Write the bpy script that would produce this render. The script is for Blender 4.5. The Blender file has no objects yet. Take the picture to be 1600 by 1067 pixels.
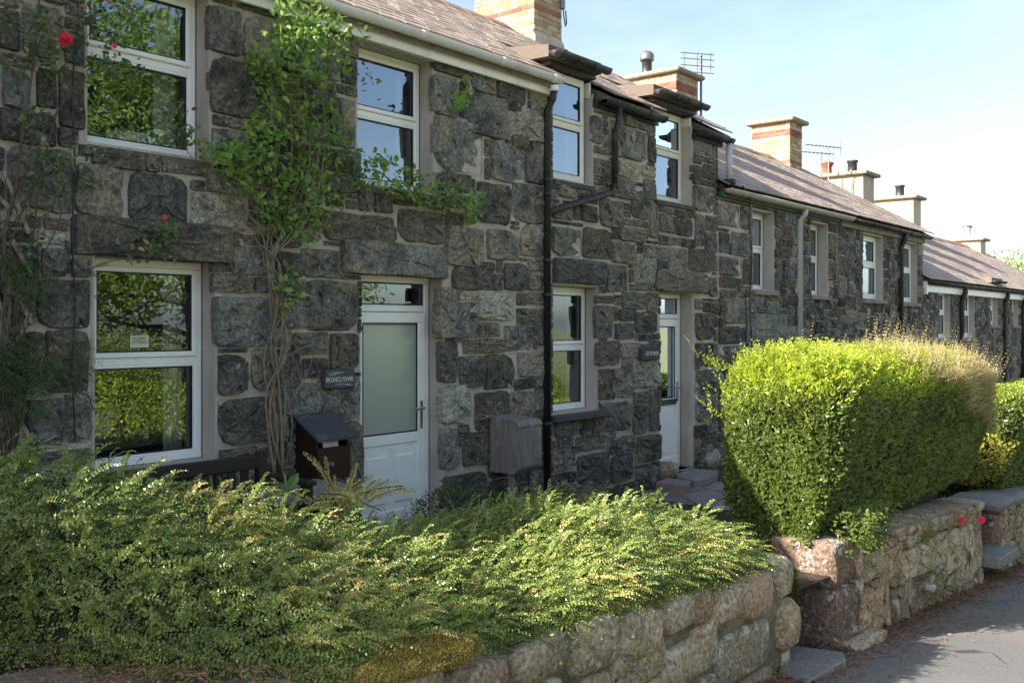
import bpy, bmesh, math, random
import numpy as np
from mathutils import Matrix, Vector, Euler
random.seed(7); rng = np.random.default_rng(7)
SC = bpy.context.scene
COL = SC.collection
# ------------------------------------------------------------------ camera, sky, sun, exposure
TH = math.atan(0.825); CT, ST = math.cos(TH), math.sin(TH)
FOC = 1500.0; HOR = 507.0
CAM = (0.0, -6.15, 1.72)
cd = bpy.data.cameras.new('camera'); cam = bpy.data.objects.new('camera', cd); COL.objects.link(cam)
cam.location = CAM; cam.rotation_euler = (math.pi/2, 0, TH - math.pi/2)
cd.sensor_width = 36; cd.lens = FOC/1600*36; cd.shift_y = (HOR-533.5)/1600
cd.clip_start = 0.05; cd.clip_end = 4000
SC.camera = cam
SUN_AZ, SUN_EL = math.radians(21.5), math.radians(29.0)      # azimuth measured from -x towards +y
sdir = Vector((-math.cos(SUN_AZ)*math.cos(SUN_EL), math.sin(SUN_AZ)*math.cos(SUN_EL), math.sin(SUN_EL)))
W = bpy.data.worlds.new('World'); SC.world = W; W.use_nodes = True
wn = W.node_tree.nodes; bg = wn['Background']
sky = wn.new('ShaderNodeTexSky'); sky.sky_type = 'NISHITA'; sky.sun_disc = False
sky.sun_elevation = SUN_EL; sky.sun_rotation = math.atan2(sdir.x, sdir.y)
sky.air_density = 1.0; sky.dust_density = 1.8; sky.ozone_density = 1.0
hs = wn.new('ShaderNodeHueSaturation'); hs.inputs['Saturation'].default_value = .88
W.node_tree.links.new(sky.outputs[0], hs.inputs['Color']); tc = wn.new('ShaderNodeTexCoord'); mp = wn.new('ShaderNodeMapping'); mp.inputs['Scale'].default_value = (1, 1.6, 5); mp.inputs['Rotation'].default_value = (.15, .1, .5)
nz = wn.new('ShaderNodeTexNoise'); nz.inputs['Scale'].default_value = 2.2; nz.inputs['Detail'].default_value = 7; nz.inputs['Roughness'].default_value = .6
mr = wn.new('ShaderNodeMapRange'); mr.inputs['From Min'].default_value = .47; mr.inputs['From Max'].default_value = .75; mr.inputs['To Max'].default_value = .35
mx = wn.new('ShaderNodeMix'); mx.data_type = 'RGBA'; mx.inputs[7].default_value = (4.0, 4.4, 4.6, 1)      # thin cirrus over the whole sky
for a_, b_ in ((tc.outputs['Generated'], mp.inputs[0]), (mp.outputs[0], nz.inputs['Vector']), (nz.outputs['Fac'], mr.inputs['Value']), (mr.outputs[0], mx.inputs[0]), (hs.outputs[0], mx.inputs[6]), (mx.outputs[2], bg.inputs[0])): W.node_tree.links.new(a_, b_); bg.inputs[1].default_value = 0.098
sl = bpy.data.lights.new('sun', 'SUN'); sl.energy = 5.0; sl.angle = math.radians(0.53); sl.color = (1, .92, .80)
so = bpy.data.objects.new('sun', sl); COL.objects.link(so)
so.rotation_euler = sdir.to_track_quat('Z', 'Y').to_euler()
SC.view_settings.view_transform = 'Standard'; SC.view_settings.look = 'None'
SC.view_settings.exposure = 1.6; SC.view_settings.gamma = 1; SC.view_settings.use_curve_mapping = False

# ------------------------------------------------------------------ helpers: points on real planes
def ray(px, py):
    r = (px-800)/FOC
    return (CT + r*ST, ST - r*CT, (HOR-py)/FOC)
def PY(px, py, y=0.0):
    d = ray(px, py); t = (y-CAM[1])/d[1]
    return (CAM[0]+t*d[0], y, CAM[2]+t*d[2])
def PX(px, py, x):
    d = ray(px, py); t = (x-CAM[0])/d[0]
    return (x, CAM[1]+t*d[1], CAM[2]+t*d[2])
def PZ(px, py, z):
    d = ray(px, py); t = (z-CAM[2])/d[2]
    return (CAM[0]+t*d[0], CAM[1]+t*d[1], z)
def rect(x0, y0, x1, y1, y=0.0):
    a = PY(x0, (y0+y1)/2, y)[0]; b = PY(x1, (y0+y1)/2, y)[0]; m = (x0+x1)/2
    return (a, b, PY(m, y1, y)[2], PY(m, y0, y)[2])

LOCS = {}
def thing(name, label, cat, loc=(0,0,0), group=None):
    o = bpy.data.objects.new(name, None); COL.objects.link(o)
    o.location = loc; o.empty_display_size = .1
    o['label'] = label; o['category'] = cat
    if group: o['group'] = group
    LOCS[o.name] = Vector(loc)
    return o
def tag(o, label, cat, group=None):
    o['label'] = label; o['category'] = cat
    if group: o['group'] = group
    return o
def adopt(o, parent):
    if parent is not None:
        o.parent = parent
        if parent.name in LOCS:
            o.matrix_parent_inverse = Matrix.Translation(-LOCS[parent.name])
def link(name, me, parent=None):
    o = bpy.data.objects.new(name, me); COL.objects.link(o); adopt(o, parent)
    return o
def npmesh(name, V, F, mat, smooth=False):
    """V (n,3), F (m,k) arrays of equal-size faces"""
    V = np.ascontiguousarray(V, dtype=np.float32).reshape(-1, 3); F = np.ascontiguousarray(F, dtype=np.int32)
    me = bpy.data.meshes.new(name); k = F.shape[1]; m = len(F)
    me.vertices.add(len(V)); me.vertices.foreach_set('co', V.ravel())
    me.loops.add(m*k); me.loops.foreach_set('vertex_index', F.ravel())
    me.polygons.add(m); me.polygons.foreach_set('loop_start', np.arange(0, m*k, k, dtype=np.int32))
    me.polygons.foreach_set('use_smooth', np.full(m, smooth, dtype=bool))
    me.update(calc_edges=True)
    for mm in (mat if isinstance(mat, (list, tuple)) else [mat]): me.materials.append(mm)
    return me
def pymesh(name, V, F, mat, smooth=False):
    me = bpy.data.meshes.new(name); me.from_pydata([tuple(v) for v in V], [], F)
    if smooth: me.polygons.foreach_set('use_smooth', [True]*len(me.polygons))
    for mm in (mat if isinstance(mat, (list, tuple)) else [mat]): me.materials.append(mm)
    return me
class MB:
    """collects shapes into one mesh"""
    def __init__(s): s.v = []; s.f = []
    def add(s, V, F):
        n = len(s.v); s.v += [tuple(v) for v in V]; s.f += [tuple(i+n for i in f) for f in F]; return s
    def box(s, x0, x1, y0, y1, z0, z1, c=0.0):
        x0, x1 = min(x0,x1), max(x0,x1); y0, y1 = min(y0,y1), max(y0,y1); z0, z1 = min(z0,z1), max(z0,z1)
        if c <= 0:
            V = [(x,y,z) for x in (x0,x1) for y in (y0,y1) for z in (z0,z1)]
            return s.add(V, [(0,1,3,2),(4,6,7,5),(0,4,5,1),(2,3,7,6),(0,2,6,4),(1,5,7,3)])
        c = min(c, (x1-x0)*.45, (y1-y0)*.45, (z1-z0)*.45)   # chamfered box
        V = []; idx = {}
        for i,(x,dx) in enumerate(((x0,c),(x1,-c))):
            for j,(y,dy) in enumerate(((y0,c),(y1,-c))):
                for k,(z,dz) in enumerate(((z0,c),(z1,-c))):
                    for a,p in enumerate(((x,y+dy,z+dz),(x+dx,y,z+dz),(x+dx,y+dy,z))):
                        idx[i,j,k,a] = len(V); V.append(p)
        F = []
        for a in range(3):
            o = [b for b in range(3) if b != a]
            for e in (0,1):
                q = []
                for (m,n) in ((0,0),(1,0),(1,1),(0,1)):
                    t = [0,0,0]; t[a]=e; t[o[0]]=m; t[o[1]]=n; q.append(idx[t[0],t[1],t[2],a])
                F.append(tuple(q))
            for (m,n) in ((0,0),(1,0),(1,1),(0,1)):
                t0=[0,0,0]; t0[o[0]]=m; t0[o[1]]=n; t1=t0[:]; t1[a]=1
                F.append((idx[t0[0],t0[1],t0[2],o[0]], idx[t1[0],t1[1],t1[2],o[0]], idx[t1[0],t1[1],t1[2],o[1]], idx[t0[0],t0[1],t0[2],o[1]]))
        for i in (0,1):
            for j in (0,1):
                for k in (0,1): F.append((idx[i,j,k,0], idx[i,j,k,1], idx[i,j,k,2]))
        return s.add(V, F)
    def tube(s, pts, r, n=8, cap=True):
        pts = [Vector(p) for p in pts]; rs = r if isinstance(r, (list,tuple)) else [r]*len(pts)
        V = []; F = []; up = Vector((0.31,0.17,0.93)).normalized()
        for i,p in enumerate(pts):
            d = (pts[min(i+1,len(pts)-1)]-pts[max(i-1,0)]).normalized()
            a = d.cross(up)
            if a.length < .1: a = d.cross(Vector((1,0,0)))
            a.normalize(); b = d.cross(a)
            for k in range(n):
                t = 2*math.pi*k/n; V.append(p + (a*math.cos(t)+b*math.sin(t))*rs[i])
        for i in range(len(pts)-1):
            for k in range(n):
                F.append((i*n+k, i*n+(k+1)%n, (i+1)*n+(k+1)%n, (i+1)*n+k))
        if cap: F.append(tuple(range(n-1,-1,-1))); F.append(tuple((len(pts)-1)*n+k for k in range(n)))
        return s.add(V, F)
    def lathe(s, c, prof, n=14):
        V = []; F = []
        for (r,z) in prof:
            for k in range(n): t=2*math.pi*k/n; V.append((c[0]+r*math.cos(t), c[1]+r*math.sin(t), c[2]+z))
        for i in range(len(prof)-1):
            for k in range(n): F.append((i*n+k, i*n+(k+1)%n, (i+1)*n+(k+1)%n, (i+1)*n+k))
        F.append(tuple(range(n-1,-1,-1))); F.append(tuple((len(prof)-1)*n+k for k in range(n)))
        return s.add(V, F)
    def prism(s, poly, y0, y1):
        """polygon of (x,z) points, extruded in y"""
        n = len(poly)
        V = [(x,y0,z) for x,z in poly]+[(x,y1,z) for x,z in poly]
        F = [tuple(range(n)), tuple(range(2*n-1,n-1,-1))]+[(i,n+i,n+(i+1)%n,(i+1)%n) for i in range(n)]
        return s.add(V, F)
    def prismx(s, poly, x0, x1):
        """polygon of (y,z) points, extruded in x"""
        n = len(poly)
        V = [(x0,y,z) for y,z in poly]+[(x1,y,z) for y,z in poly]
        F = [tuple(range(n)), tuple(range(2*n-1,n-1,-1))]+[(i,n+i,n+(i+1)%n,(i+1)%n) for i in range(n)]
        return s.add(V, F)
    def gutter(s, x0, x1, y, z, r, th=.008, n=10, slope=0.0):
        """half-round channel along x, open at the top, with stop ends"""
        V=[]; F=[]
        for j,x in enumerate((x0,x1)):
            zz = z + slope*(x-x0)
            for i in range(n+1):
                a = math.pi + math.pi*i/n; V.append((x, y+r*math.cos(a), zz+r*math.sin(a)))
            for i in range(n+1):
                a = math.pi + math.pi*i/n; V.append((x, y+(r-th)*math.cos(a), zz+(r-th)*math.sin(a)))
        m = n+1; A=0; B=m; Cc=2*m; D=3*m
        for i in range(n):
            F += [(A+i,A+i+1,Cc+i+1,Cc+i),(B+i+1,B+i,D+i,D+i+1)]
        F += [(A,Cc,D,B),(A+n,B+n,D+n,Cc+n)]
        F += [tuple(A+i for i in range(m)), tuple(Cc+i for i in range(m-1,-1,-1))]
        return s.add(V,F)
    def build(s, name, mat, parent=None, smooth=False):
        me = pymesh(name, s.v, s.f, mat, smooth)
        bm = bmesh.new(); bm.from_mesh(me); bmesh.ops.recalc_face_normals(bm, faces=bm.faces); bm.to_mesh(me); bm.free()
        return link(name, me, parent)

# ------------------------------------------------------------------ materials
class NT:
    def __init__(s, name):
        s.m = bpy.data.materials.new(name); s.m.use_nodes = True; s.t = s.m.node_tree
        s.b = s.t.nodes['Principled BSDF']; s.out = s.t.nodes['Material Output']
        s.pos = s.t.nodes.new('ShaderNodeNewGeometry')
        s.bumps = []
    def n(s, ty, **kw):
        x = s.t.nodes.new(ty)
        for k,v in kw.items(): setattr(x,k,v)
        return x
    def l(s, a, b): s.t.links.new(a, b)
    def noise(s, scale, detail=4, rough=.55, vec=None, stretch=None):
        x = s.n('ShaderNodeTexNoise'); x.inputs['Scale'].default_value = scale
        x.inputs['Detail'].default_value = detail; x.inputs['Roughness'].default_value = rough
        src = vec if vec is not None else s.pos.outputs['Position']
        if stretch:
            mp = s.n('ShaderNodeMapping'); mp.inputs['Scale'].default_value = stretch; s.l(src, mp.inputs[0]); src = mp.outputs[0]
        s.l(src, x.inputs['Vector']); return x.outputs['Fac']
    def ramp(s, src, a, b, lo=0.0, hi=1.0):
        x = s.n('ShaderNodeMapRange'); x.interpolation_type = 'SMOOTHSTEP'
        for k,v in zip(('From Min','From Max','To Min','To Max'), (a,b,lo,hi)): x.inputs[k].default_value = v
        s.l(src, x.inputs['Value']); return x.outputs[0]
    def mix(s, fac, a, b, mode='MIX'):
        x = s.n('ShaderNodeMix'); x.data_type = 'RGBA'; x.blend_type = mode
        for i,v in ((0,fac),(6,a),(7,b)):
            if isinstance(v, (int,float)): x.inputs[i].default_value = v
            elif isinstance(v, tuple): x.inputs[i].default_value = (*v, 1)
            else: s.l(v, x.inputs[i])
        return x.outputs[2]
    def math(s, op, a, b):
        x = s.n('ShaderNodeMath'); x.operation = op
        for i,v in ((0,a),(1,b)):
            if isinstance(v,(int,float)): x.inputs[i].default_value = v
            else: s.l(v, x.inputs[i])
        return x.outputs[0]
    def objrand(s): return s.n('ShaderNodeObjectInfo').outputs['Random']
    def islrand(s): return s.pos.outputs['Random Per Island']
    def scale(s, col, f):
        x = s.n('ShaderNodeVectorMath'); x.operation = 'SCALE'; s.l(col, x.inputs[0])
        if isinstance(f,(int,float)): x.inputs['Scale'].default_value = f
        else: s.l(f, x.inputs['Scale'])
        return x.outputs[0]
    def bump(s, h, dist, strength=1.0):
        x = s.n('ShaderNodeBump'); x.inputs['Distance'].default_value = dist; x.inputs['Strength'].default_value = strength
        s.l(h, x.inputs['Height'])
        if s.bumps: s.l(s.bumps[-1], x.inputs['Normal'])
        s.bumps.append(x.outputs[0])
    def done(s, col, rough=.8, spec=.5, metal=0.0):
        if isinstance(col, tuple): s.b.inputs['Base Color'].default_value = (*col,1)
        else: s.l(col, s.b.inputs['Base Color'])
        if isinstance(rough,(int,float)): s.b.inputs['Roughness'].default_value = rough
        else: s.l(rough, s.b.inputs['Roughness'])
        s.b.inputs['Specular IOR Level'].default_value = spec; s.b.inputs['Metallic'].default_value = metal
        if s.bumps: s.l(s.bumps[-1], s.b.inputs['Normal'])
        return s.m

def m_rock(name, dark, mid, brown, lichen=(.52,.51,.45), lich=.6, var=(.6,1.5), b1=.03, b2=.012, speck=1.0, cov=.0, patch=0):
    t = NT(name); r = t.objrand()
    n1 = t.noise(5, 6, .65); n2 = t.noise(38, 4, .6); n3 = t.noise(13, 6, .7); n4 = t.noise(70, 2); n5 = t.noise(2.3, 4)
    c = t.mix(t.ramp(n1,.32,.68), dark, mid)
    c = t.mix(t.ramp(n5,.45,.7), c, brown)
    c = t.mix(t.math('MULTIPLY', t.ramp(r,.72,.95), .6), c, brown); c = t.mix(t.math('MULTIPLY', t.ramp(r,.25,.05), .5), c, tuple(x*k for x,k in zip(mid,(.82,.92,.97))))
    c = t.scale(c, t.math('MULTIPLY', t.ramp(t.math('FRACT', t.math('MULTIPLY', r, 7.31), 0),0,1,var[0],var[1]), t.ramp(n2,.3,.7,.55,1.45)))
    st = t.noise(4,4,.6,stretch=(1,1,5)); st2 = t.noise(4,4,.6,stretch=(5,1,1))
    c = t.mix(t.math('MULTIPLY', t.ramp(st,.55,.75), t.ramp(r,.45,.55,0,.55)), c, brown); c = t.mix(t.math('MULTIPLY', t.ramp(st2,.55,.72), t.ramp(r,.45,.55,.55,0)), c, dark)
    # lichen blooms and specks
    lf = t.math('MULTIPLY', t.ramp(n3,.58-cov,.70-cov), t.ramp(n2,.40,.60))
    c = t.mix(t.math('MULTIPLY', lf, lich), c, lichen)
    vo = t.n('ShaderNodeTexVoronoi'); vo.inputs['Scale'].default_value = 26; t.l(t.pos.outputs['Position'], vo.inputs['Vector'])
    sp = t.math('MULTIPLY', t.ramp(vo.outputs['Distance'], .16,.08), t.ramp(t.noise(3.1,3),.50,.62))
    c = t.mix(t.math('MULTIPLY', sp, speck), c, (.50,.50,.46))
    if patch:
        pn = t.noise(5.5,7,.72); c = t.mix(t.math('MULTIPLY', t.ramp(pn,.57,.60), .85), c, lichen); c = t.mix(t.math('MULTIPLY', t.ramp(t.noise(4.2,6,.7),.60,.66), .7), c, (.30,.17,.09)); c = t.mix(t.math('MULTIPLY', t.ramp(t.noise(24,4,.7),.62,.68), .8), c, (.05,.045,.035))
    t.bump(n1, b1*2.2); t.bump(t.noise(16,5,.7), b1*.9); t.bump(n2, b2); t.bump(n4, b2*.35)
    return t.done(c, .88, .3)
def m_plain(name, col, rough=.6, spec=.4, dirt=.25, dcol=None, sc=6, b=.0, metal=0.0, var=0.0):
    t = NT(name); n = t.noise(sc, 6, .65)
    d = dcol or tuple(x*.45 for x in col)
    c = t.mix(t.math('MULTIPLY', t.ramp(n,.42,.75), dirt), col, d)
    if var: c = t.scale(c, t.ramp(t.objrand(),0,1,1-var,1+var))
    if b: t.bump(t.noise(sc*9,4,.65), b)
    return t.done(c, rough, spec, metal)
def m_leaf(name, a, b, cdry=None, dry=.0, rough=.42, trans=.35, spec=.5, ybias=None):
    t = NT(name); r = t.math('FRACT', t.math('ADD', t.islrand(), t.objrand()), 0)
    c = t.mix(r, a, b)
    if cdry is not None:
        f = t.ramp(t.math('FRACT', t.math('MULTIPLY', r, 13.7),0), 1-dry, 1-dry+.02)
        c = t.mix(f, c, cdry)
    c = t.scale(c, t.ramp(t.noise(3.0,3),.3,.7,.75,1.25))
    t.done(c, rough, spec)
    tr = t.n('ShaderNodeBsdfTranslucent'); t.l(t.scale(c, 1.6), tr.inputs['Color'])
    mx = t.n('ShaderNodeMixShader'); mx.inputs[0].default_value = trans
    t.l(t.b.outputs[0], mx.inputs[1]); t.l(tr.outputs[0], mx.inputs[2]); t.l(mx.outputs[0], t.out.inputs['Surface'])
    return t.m

M = {}
M['rock'] = m_rock('dark_stone', (.060,.059,.054), (.188,.183,.163), (.225,.187,.138), lich=.7, var=(.62,1.4), b1=.013, b2=.006)
M['rock_warm'] = m_rock('weathered_stone', (.17,.158,.13), (.34,.315,.26), (.34,.285,.22), lichen=(.62,.60,.52), lich=.8, cov=.05, b1=.016)
M['wallstone'] = m_rock('garden_wall_stone', (.27,.215,.15), (.48,.385,.275), (.38,.25,.16), lichen=(.62,.60,.50), lich=.85, var=(.75,1.25), b1=.011, b2=.014, speck=.6, cov=.03, patch=1)
M['redstone'] = m_rock('red_sandstone', (.17,.115,.088), (.29,.195,.145), (.23,.16,.12), lichen=(.62,.57,.52), lich=.9, var=(.85,1.1), b1=.012, b2=.014, cov=.05, patch=1)
def m_mortar():
    t = NT('lime_mortar'); n1=t.noise(3.5,5,.6); n2=t.noise(90,3,.7); n3=t.noise(22,5,.6)
    c = t.mix(t.ramp(n1,.35,.7), (.58,.52,.44), (.42,.375,.32))
    c = t.mix(t.math('MULTIPLY',t.ramp(n3,.48,.75),.65), c, (.24,.215,.185))
    c = t.mix(t.math('MULTIPLY',t.ramp(n2,.6,.72),.6), c, (.62,.58,.52))
    t.bump(n3,.02); t.bump(n2,.006)
    return t.done(c,.95,.2)
M['mortar'] = m_mortar()
def m_render(name, a, b, stain):
    t = NT(name); n1=t.noise(2.5,5,.6); n2=t.noise(60,4,.7); n3=t.noise(5,5,.6,stretch=(1,1,.25))
    c = t.mix(t.ramp(n1,.35,.7), a, b); c = t.mix(t.math('MULTIPLY',t.ramp(n3,.52,.72),.55), c, stain)
    t.bump(n2,.005); t.bump(t.noise(9,4),.01)
    return t.done(c,.93,.2)
M['render'] = m_render('cement_render', (.50,.45,.40), (.42,.375,.335), (.33,.26,.18))
M['chimrender'] = m_render('chimney_render', (.56,.47,.36), (.46,.39,.31), (.32,.27,.21))
M['upvc'] = m_plain('white_upvc', (.92,.91,.89), .32, .5, .32, (.66,.63,.56), 5)
M['upvc_old'] = m_plain('aged_white_paint', (.84,.80,.72), .5, .4, .5, (.52,.47,.38), 4)
M['gasket'] = m_plain('black_gasket', (.012,.012,.013), .5, .4, 0)
M['black'] = m_plain('black_iron_paint', (.014,.014,.015), .42, .5, .6, (.06,.06,.06), 22, .002)
M['rusty'] = m_plain('weathered_black_gutter', (.022,.020,.020), .55, .4, .8, (.11,.095,.085), 16, .004)
M['palegut'] = m_plain('pale_gutter_paint', (.50,.45,.38), .55, .4, .6, (.27,.22,.17), 10, .002)
M['green'] = m_plain('green_fascia_paint', (.03,.115,.075), .5, .4, .5, (.12,.16,.12), 14)
M['greypipe'] = m_plain('light_grey_pipe', (.52,.53,.56), .4, .4, .2)
M['timber'] = m_plain('rough_boards', (.16,.13,.11), .9, .2, .6)
M['darkwood'] = m_plain('dark_stained_wood', (.022,.015,.012), .45, .4, .4, (.05,.035,.03), 18, .003)
M['maroon'] = m_plain('maroon_painted_wood', (.030,.011,.010), .4, .4, .4, (.05,.028,.022), 12)
M['inside'] = m_plain('dim_plaster', (.20,.18,.16), .9, .2, .1)
M['curtain'] = m_plain('pale_curtain', (.50,.49,.46), .9, .1, .1)
def m_greywood():
    t = NT('weathered_grey_wood'); n=t.noise(6,5,.6,stretch=(6,6,.5)); n2=t.noise(4,4); n3=t.noise(50,4,.7,stretch=(2,2,.3))
    c=t.mix(t.ramp(n,.3,.7),(.27,.235,.21),(.14,.135,.135)); c=t.mix(t.math('MULTIPLY',t.ramp(n2,.58,.72),.7),c,(.36,.34,.33))
    c=t.mix(t.ramp(n3,.6,.7,0,.5),c,(.06,.055,.05)); t.bump(n3,.006)
    return t.done(c,.85,.2)
M['greywood'] = m_greywood()
def m_slate(name,a,b,l):
    t=NT(name); r=t.objrand(); ri=t.islrand(); rr=t.math('FRACT',t.math('ADD',t.math('MULTIPLY',r,5.3),t.math('MULTIPLY',ri,3.1)),0)
    c=t.mix(rr,a,b); n=t.noise(7,5,.6); n2=t.noise(45,4,.65)
    c=t.mix(t.math('MULTIPLY',t.ramp(n,.48,.72),.6),c,l); c=t.mix(t.math('MULTIPLY',t.ramp(t.noise(11,5,.7),.56,.68),.5),c,tuple(x*.45 for x in a)); c=t.scale(c,t.ramp(n2,.3,.7,.75,1.25))
    t.bump(n2,.004); t.bump(t.noise(14,4),.008)
    return t.done(c,.75,.35)
M['slate'] = m_slate('roof_slate',(.27,.205,.17),(.38,.305,.255),(.42,.35,.285))
M['flag'] = m_slate('slate_flagstone',(.17,.165,.16),(.25,.24,.23),(.36,.33,.27))
M['slatedark'] = m_slate('dark_slate',(.05,.052,.056),(.075,.077,.082),(.12,.12,.115))
def m_brick():
    t=NT('yellow_brick'); r=t.objrand(); n=t.noise(18,4,.6); n2=t.noise(4,4)
    c=t.mix(r,(.33,.22,.11),(.55,.44,.29)); c=t.mix(t.math('MULTIPLY',t.ramp(n,.52,.7),.5),c,(.20,.14,.085))
    c=t.mix(t.math('MULTIPLY',t.ramp(n2,.55,.7),.5),c,(.50,.42,.32)); t.bump(t.noise(60,3),.004)
    return t.done(c,.9,.2)
M['brick']=m_brick()
M['redbrick']=m_plain('red_brick',(.30,.115,.08),.9,.2,.4,(.25,.10,.08),18,.003,var=.25)
M['brickmortar']=m_plain('chimney_mortar',(.30,.27,.23),.95,.1,.4)
M['clay']=m_plain('clay_ridge_tile',(.24,.165,.14),.85,.3,.5,(.15,.12,.11),14,.004,var=.2)
M['pot_red']=m_plain('terracotta_pot',(.34,.11,.06),.7,.3,.3)
M['pot_black']=m_plain('black_pot',(.035,.036,.04),.45,.5,.3)
M['metal']=m_plain('grey_metal',(.20,.21,.22),.45,.5,.4,metal=.6)
M['chrome']=m_plain('bright_handle',(.6,.6,.6),.25,.5,0,metal=1.0)
M['concrete']=m_plain('weathered_concrete',(.30,.265,.215),.95,.2,.7,(.16,.135,.11),9,.006)
M['lead']=m_plain('felted_slab_roof',(.22,.18,.155),.95,.2,.6,(.11,.095,.085),60,.012)
M['block']=m_plain('grey_block',(.25,.21,.205),.95,.2,.4,b=.006)
def m_glass():
    t=NT('window_glass')
    g=t.n('ShaderNodeBsdfGlossy'); g.inputs['Roughness'].default_value=.006; g.inputs['Color'].default_value=(.74,.86,1,1)
    tr=t.n('ShaderNodeBsdfTransparent'); tr.inputs['Color'].default_value=(.86,.90,.88,1)
    t.bump(t.noise(1.6,1),.0035)
    t.l(t.bumps[-1], g.inputs['Normal'])
    f=t.n('ShaderNodeFresnel'); f.inputs['IOR'].default_value=1.5
    fac=t.math('MINIMUM', t.math('ADD', t.math('MULTIPLY', f.outputs[0], 2.4), .14), .95)
    mx=t.n('ShaderNodeMixShader'); t.l(fac,mx.inputs[0]); t.l(tr.outputs[0],mx.inputs[1]); t.l(g.outputs[0],mx.inputs[2])
    t.l(mx.outputs[0],t.out.inputs['Surface']); return t.m
M['glass']=m_glass()
def m_frost():
    t=NT('patterned_glass')
    t.bump(t.noise(110,2),.0025); m=t.done((.40,.44,.38),.16,1.0); t.b.inputs['Coat Weight'].default_value=.6; t.b.inputs['Coat Roughness'].default_value=.1; return m
M['frost']=m_frost()
def m_asphalt():
    t=NT('asphalt'); n=t.noise(160,3,.7); n2=t.noise(1.1,5); n3=t.noise(30,4)
    c=t.mix(t.ramp(n,.35,.7),(.13,.13,.13),(.27,.26,.25)); c=t.mix(t.math('MULTIPLY',t.ramp(n2,.4,.7),.5),c,(.27,.24,.20)); vo=t.n('ShaderNodeTexVoronoi'); vo.feature='DISTANCE_TO_EDGE'; vo.inputs['Scale'].default_value=.9; t.l(t.pos.outputs['Position'],vo.inputs['Vector']); c=t.mix(t.math('MULTIPLY',t.ramp(vo.outputs['Distance'],.014,.004),t.ramp(t.noise(1.7,3),.5,.6,0,.8)),c,(.04,.04,.04)); c=t.mix(t.ramp(t.noise(.55,2),.56,.58,0,.4),c,(.11,.11,.115))
    c=t.mix(t.math('MULTIPLY',t.ramp(n3,.62,.75),.5),c,(.17,.14,.10)); t.bump(n,.006); t.bump(n3,.006)
    return t.done(c,.9,.3)
M['asphalt']=m_asphalt()
def m_soil(name,a,b,g):
    t=NT(name); n=t.noise(9,6,.7); n2=t.noise(70,3,.7); n3=t.noise(1.5,4)
    c=t.mix(t.ramp(n,.35,.7),a,b); c=t.mix(t.math('MULTIPLY',t.ramp(n3,.45,.65),.6),c,g); c=t.scale(c,t.ramp(n2,.3,.7,.6,1.4))
    t.bump(n,.03); t.bump(n2,.01); return t.done(c,.95,.15)
M['soil']=m_soil('garden_soil',(.055,.038,.028),(.10,.075,.055),(.07,.075,.035))
M['field']=m_soil('grass_ground',(.17,.18,.075),(.24,.23,.11),(.27,.23,.14))
M['walltop']=m_soil('mossy_wall_top',(.19,.155,.115),(.30,.25,.19),(.15,.14,.06))
M['litter']=m_leaf('dry_leaf_litter',(.19,.085,.045),(.27,.16,.095),rough=.8,trans=.1)
M['coto']=m_leaf('cotoneaster_leaf',(.125,.19,.040),(.25,.305,.076),(.38,.18,.08),.02,.30,.25,.6)
M['cotoy']=m_leaf('cotoneaster_young_leaf',(.34,.33,.09),(.50,.45,.17),(.48,.24,.10),.08,.34,.3,.5)
M['privet']=m_leaf('privet_leaf',(.105,.15,.032),(.19,.25,.06),(.30,.24,.09),.012,.30,.45,.55)
M['privety']=m_leaf('young_privet_leaf',(.27,.35,.028),(.42,.47,.06),None,0,.38,.45,.5)
M['dryleaf']=m_leaf('dry_hedge_leaf',(.40,.29,.17),(.50,.41,.25),(.26,.30,.06),.25,.7,.35,.3)
M['vine']=m_leaf('climber_leaf',(.12,.22,.04),(.22,.33,.065),(.38,.38,.09),.04,.40,.35,.5)
M['rose']=m_leaf('rose_leaf',(.065,.12,.042),(.13,.18,.055),(.34,.29,.07),.08,.42,.3,.5)
M['petal']=m_leaf('rose_petal',(.80,.05,.15),(.90,.14,.26),None,0,.55,.35,.3)
M['moss']=m_leaf('moss',(.30,.25,.06),(.42,.32,.10),None,0,.9,.2,.1)
M['mossd']=m_leaf('dark_moss',(.045,.055,.014),(.10,.095,.025),None,0,.9,.2,.1)
M['tree']=m_leaf('tree_leaf',(.13,.20,.032),(.25,.32,.055),None,0,.45,.4,.4)
M['treed']=m_leaf('dark_tree_leaf',(.045,.085,.022),(.085,.135,.034),None,0,.45,.3,.4)
M['shruby']=m_leaf('yellow_shrub_leaf',(.20,.22,.035),(.34,.31,.06),None,0,.45,.35,.4)
def m_bark(name,a,b):
    t=NT(name); n=t.noise(20,5,.6); c=t.mix(t.ramp(n,.3,.7),a,b); t.bump(n,.01); return t.done(c,.9,.2)
M['bark']=m_bark('bark',(.07,.055,.042),(.13,.105,.08))
M['twig']=m_bark('dark_twigs',(.022,.020,.012),(.05,.042,.026))
M['stem']=m_bark('pale_climber_stem',(.20,.155,.115),(.31,.25,.19))
M['lath']=m_bark('pale_lath',(.26,.20,.15),(.40,.33,.26))
M['letter']=m_plain('white_lettering',(.62,.62,.60),.7,.2,0)
M['card']=m_plain('cream_card',(.62,.60,.46),.8,.2,0)
M['paper']=m_plain('paper',(.70,.66,.68),.8,.2,0)
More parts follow.
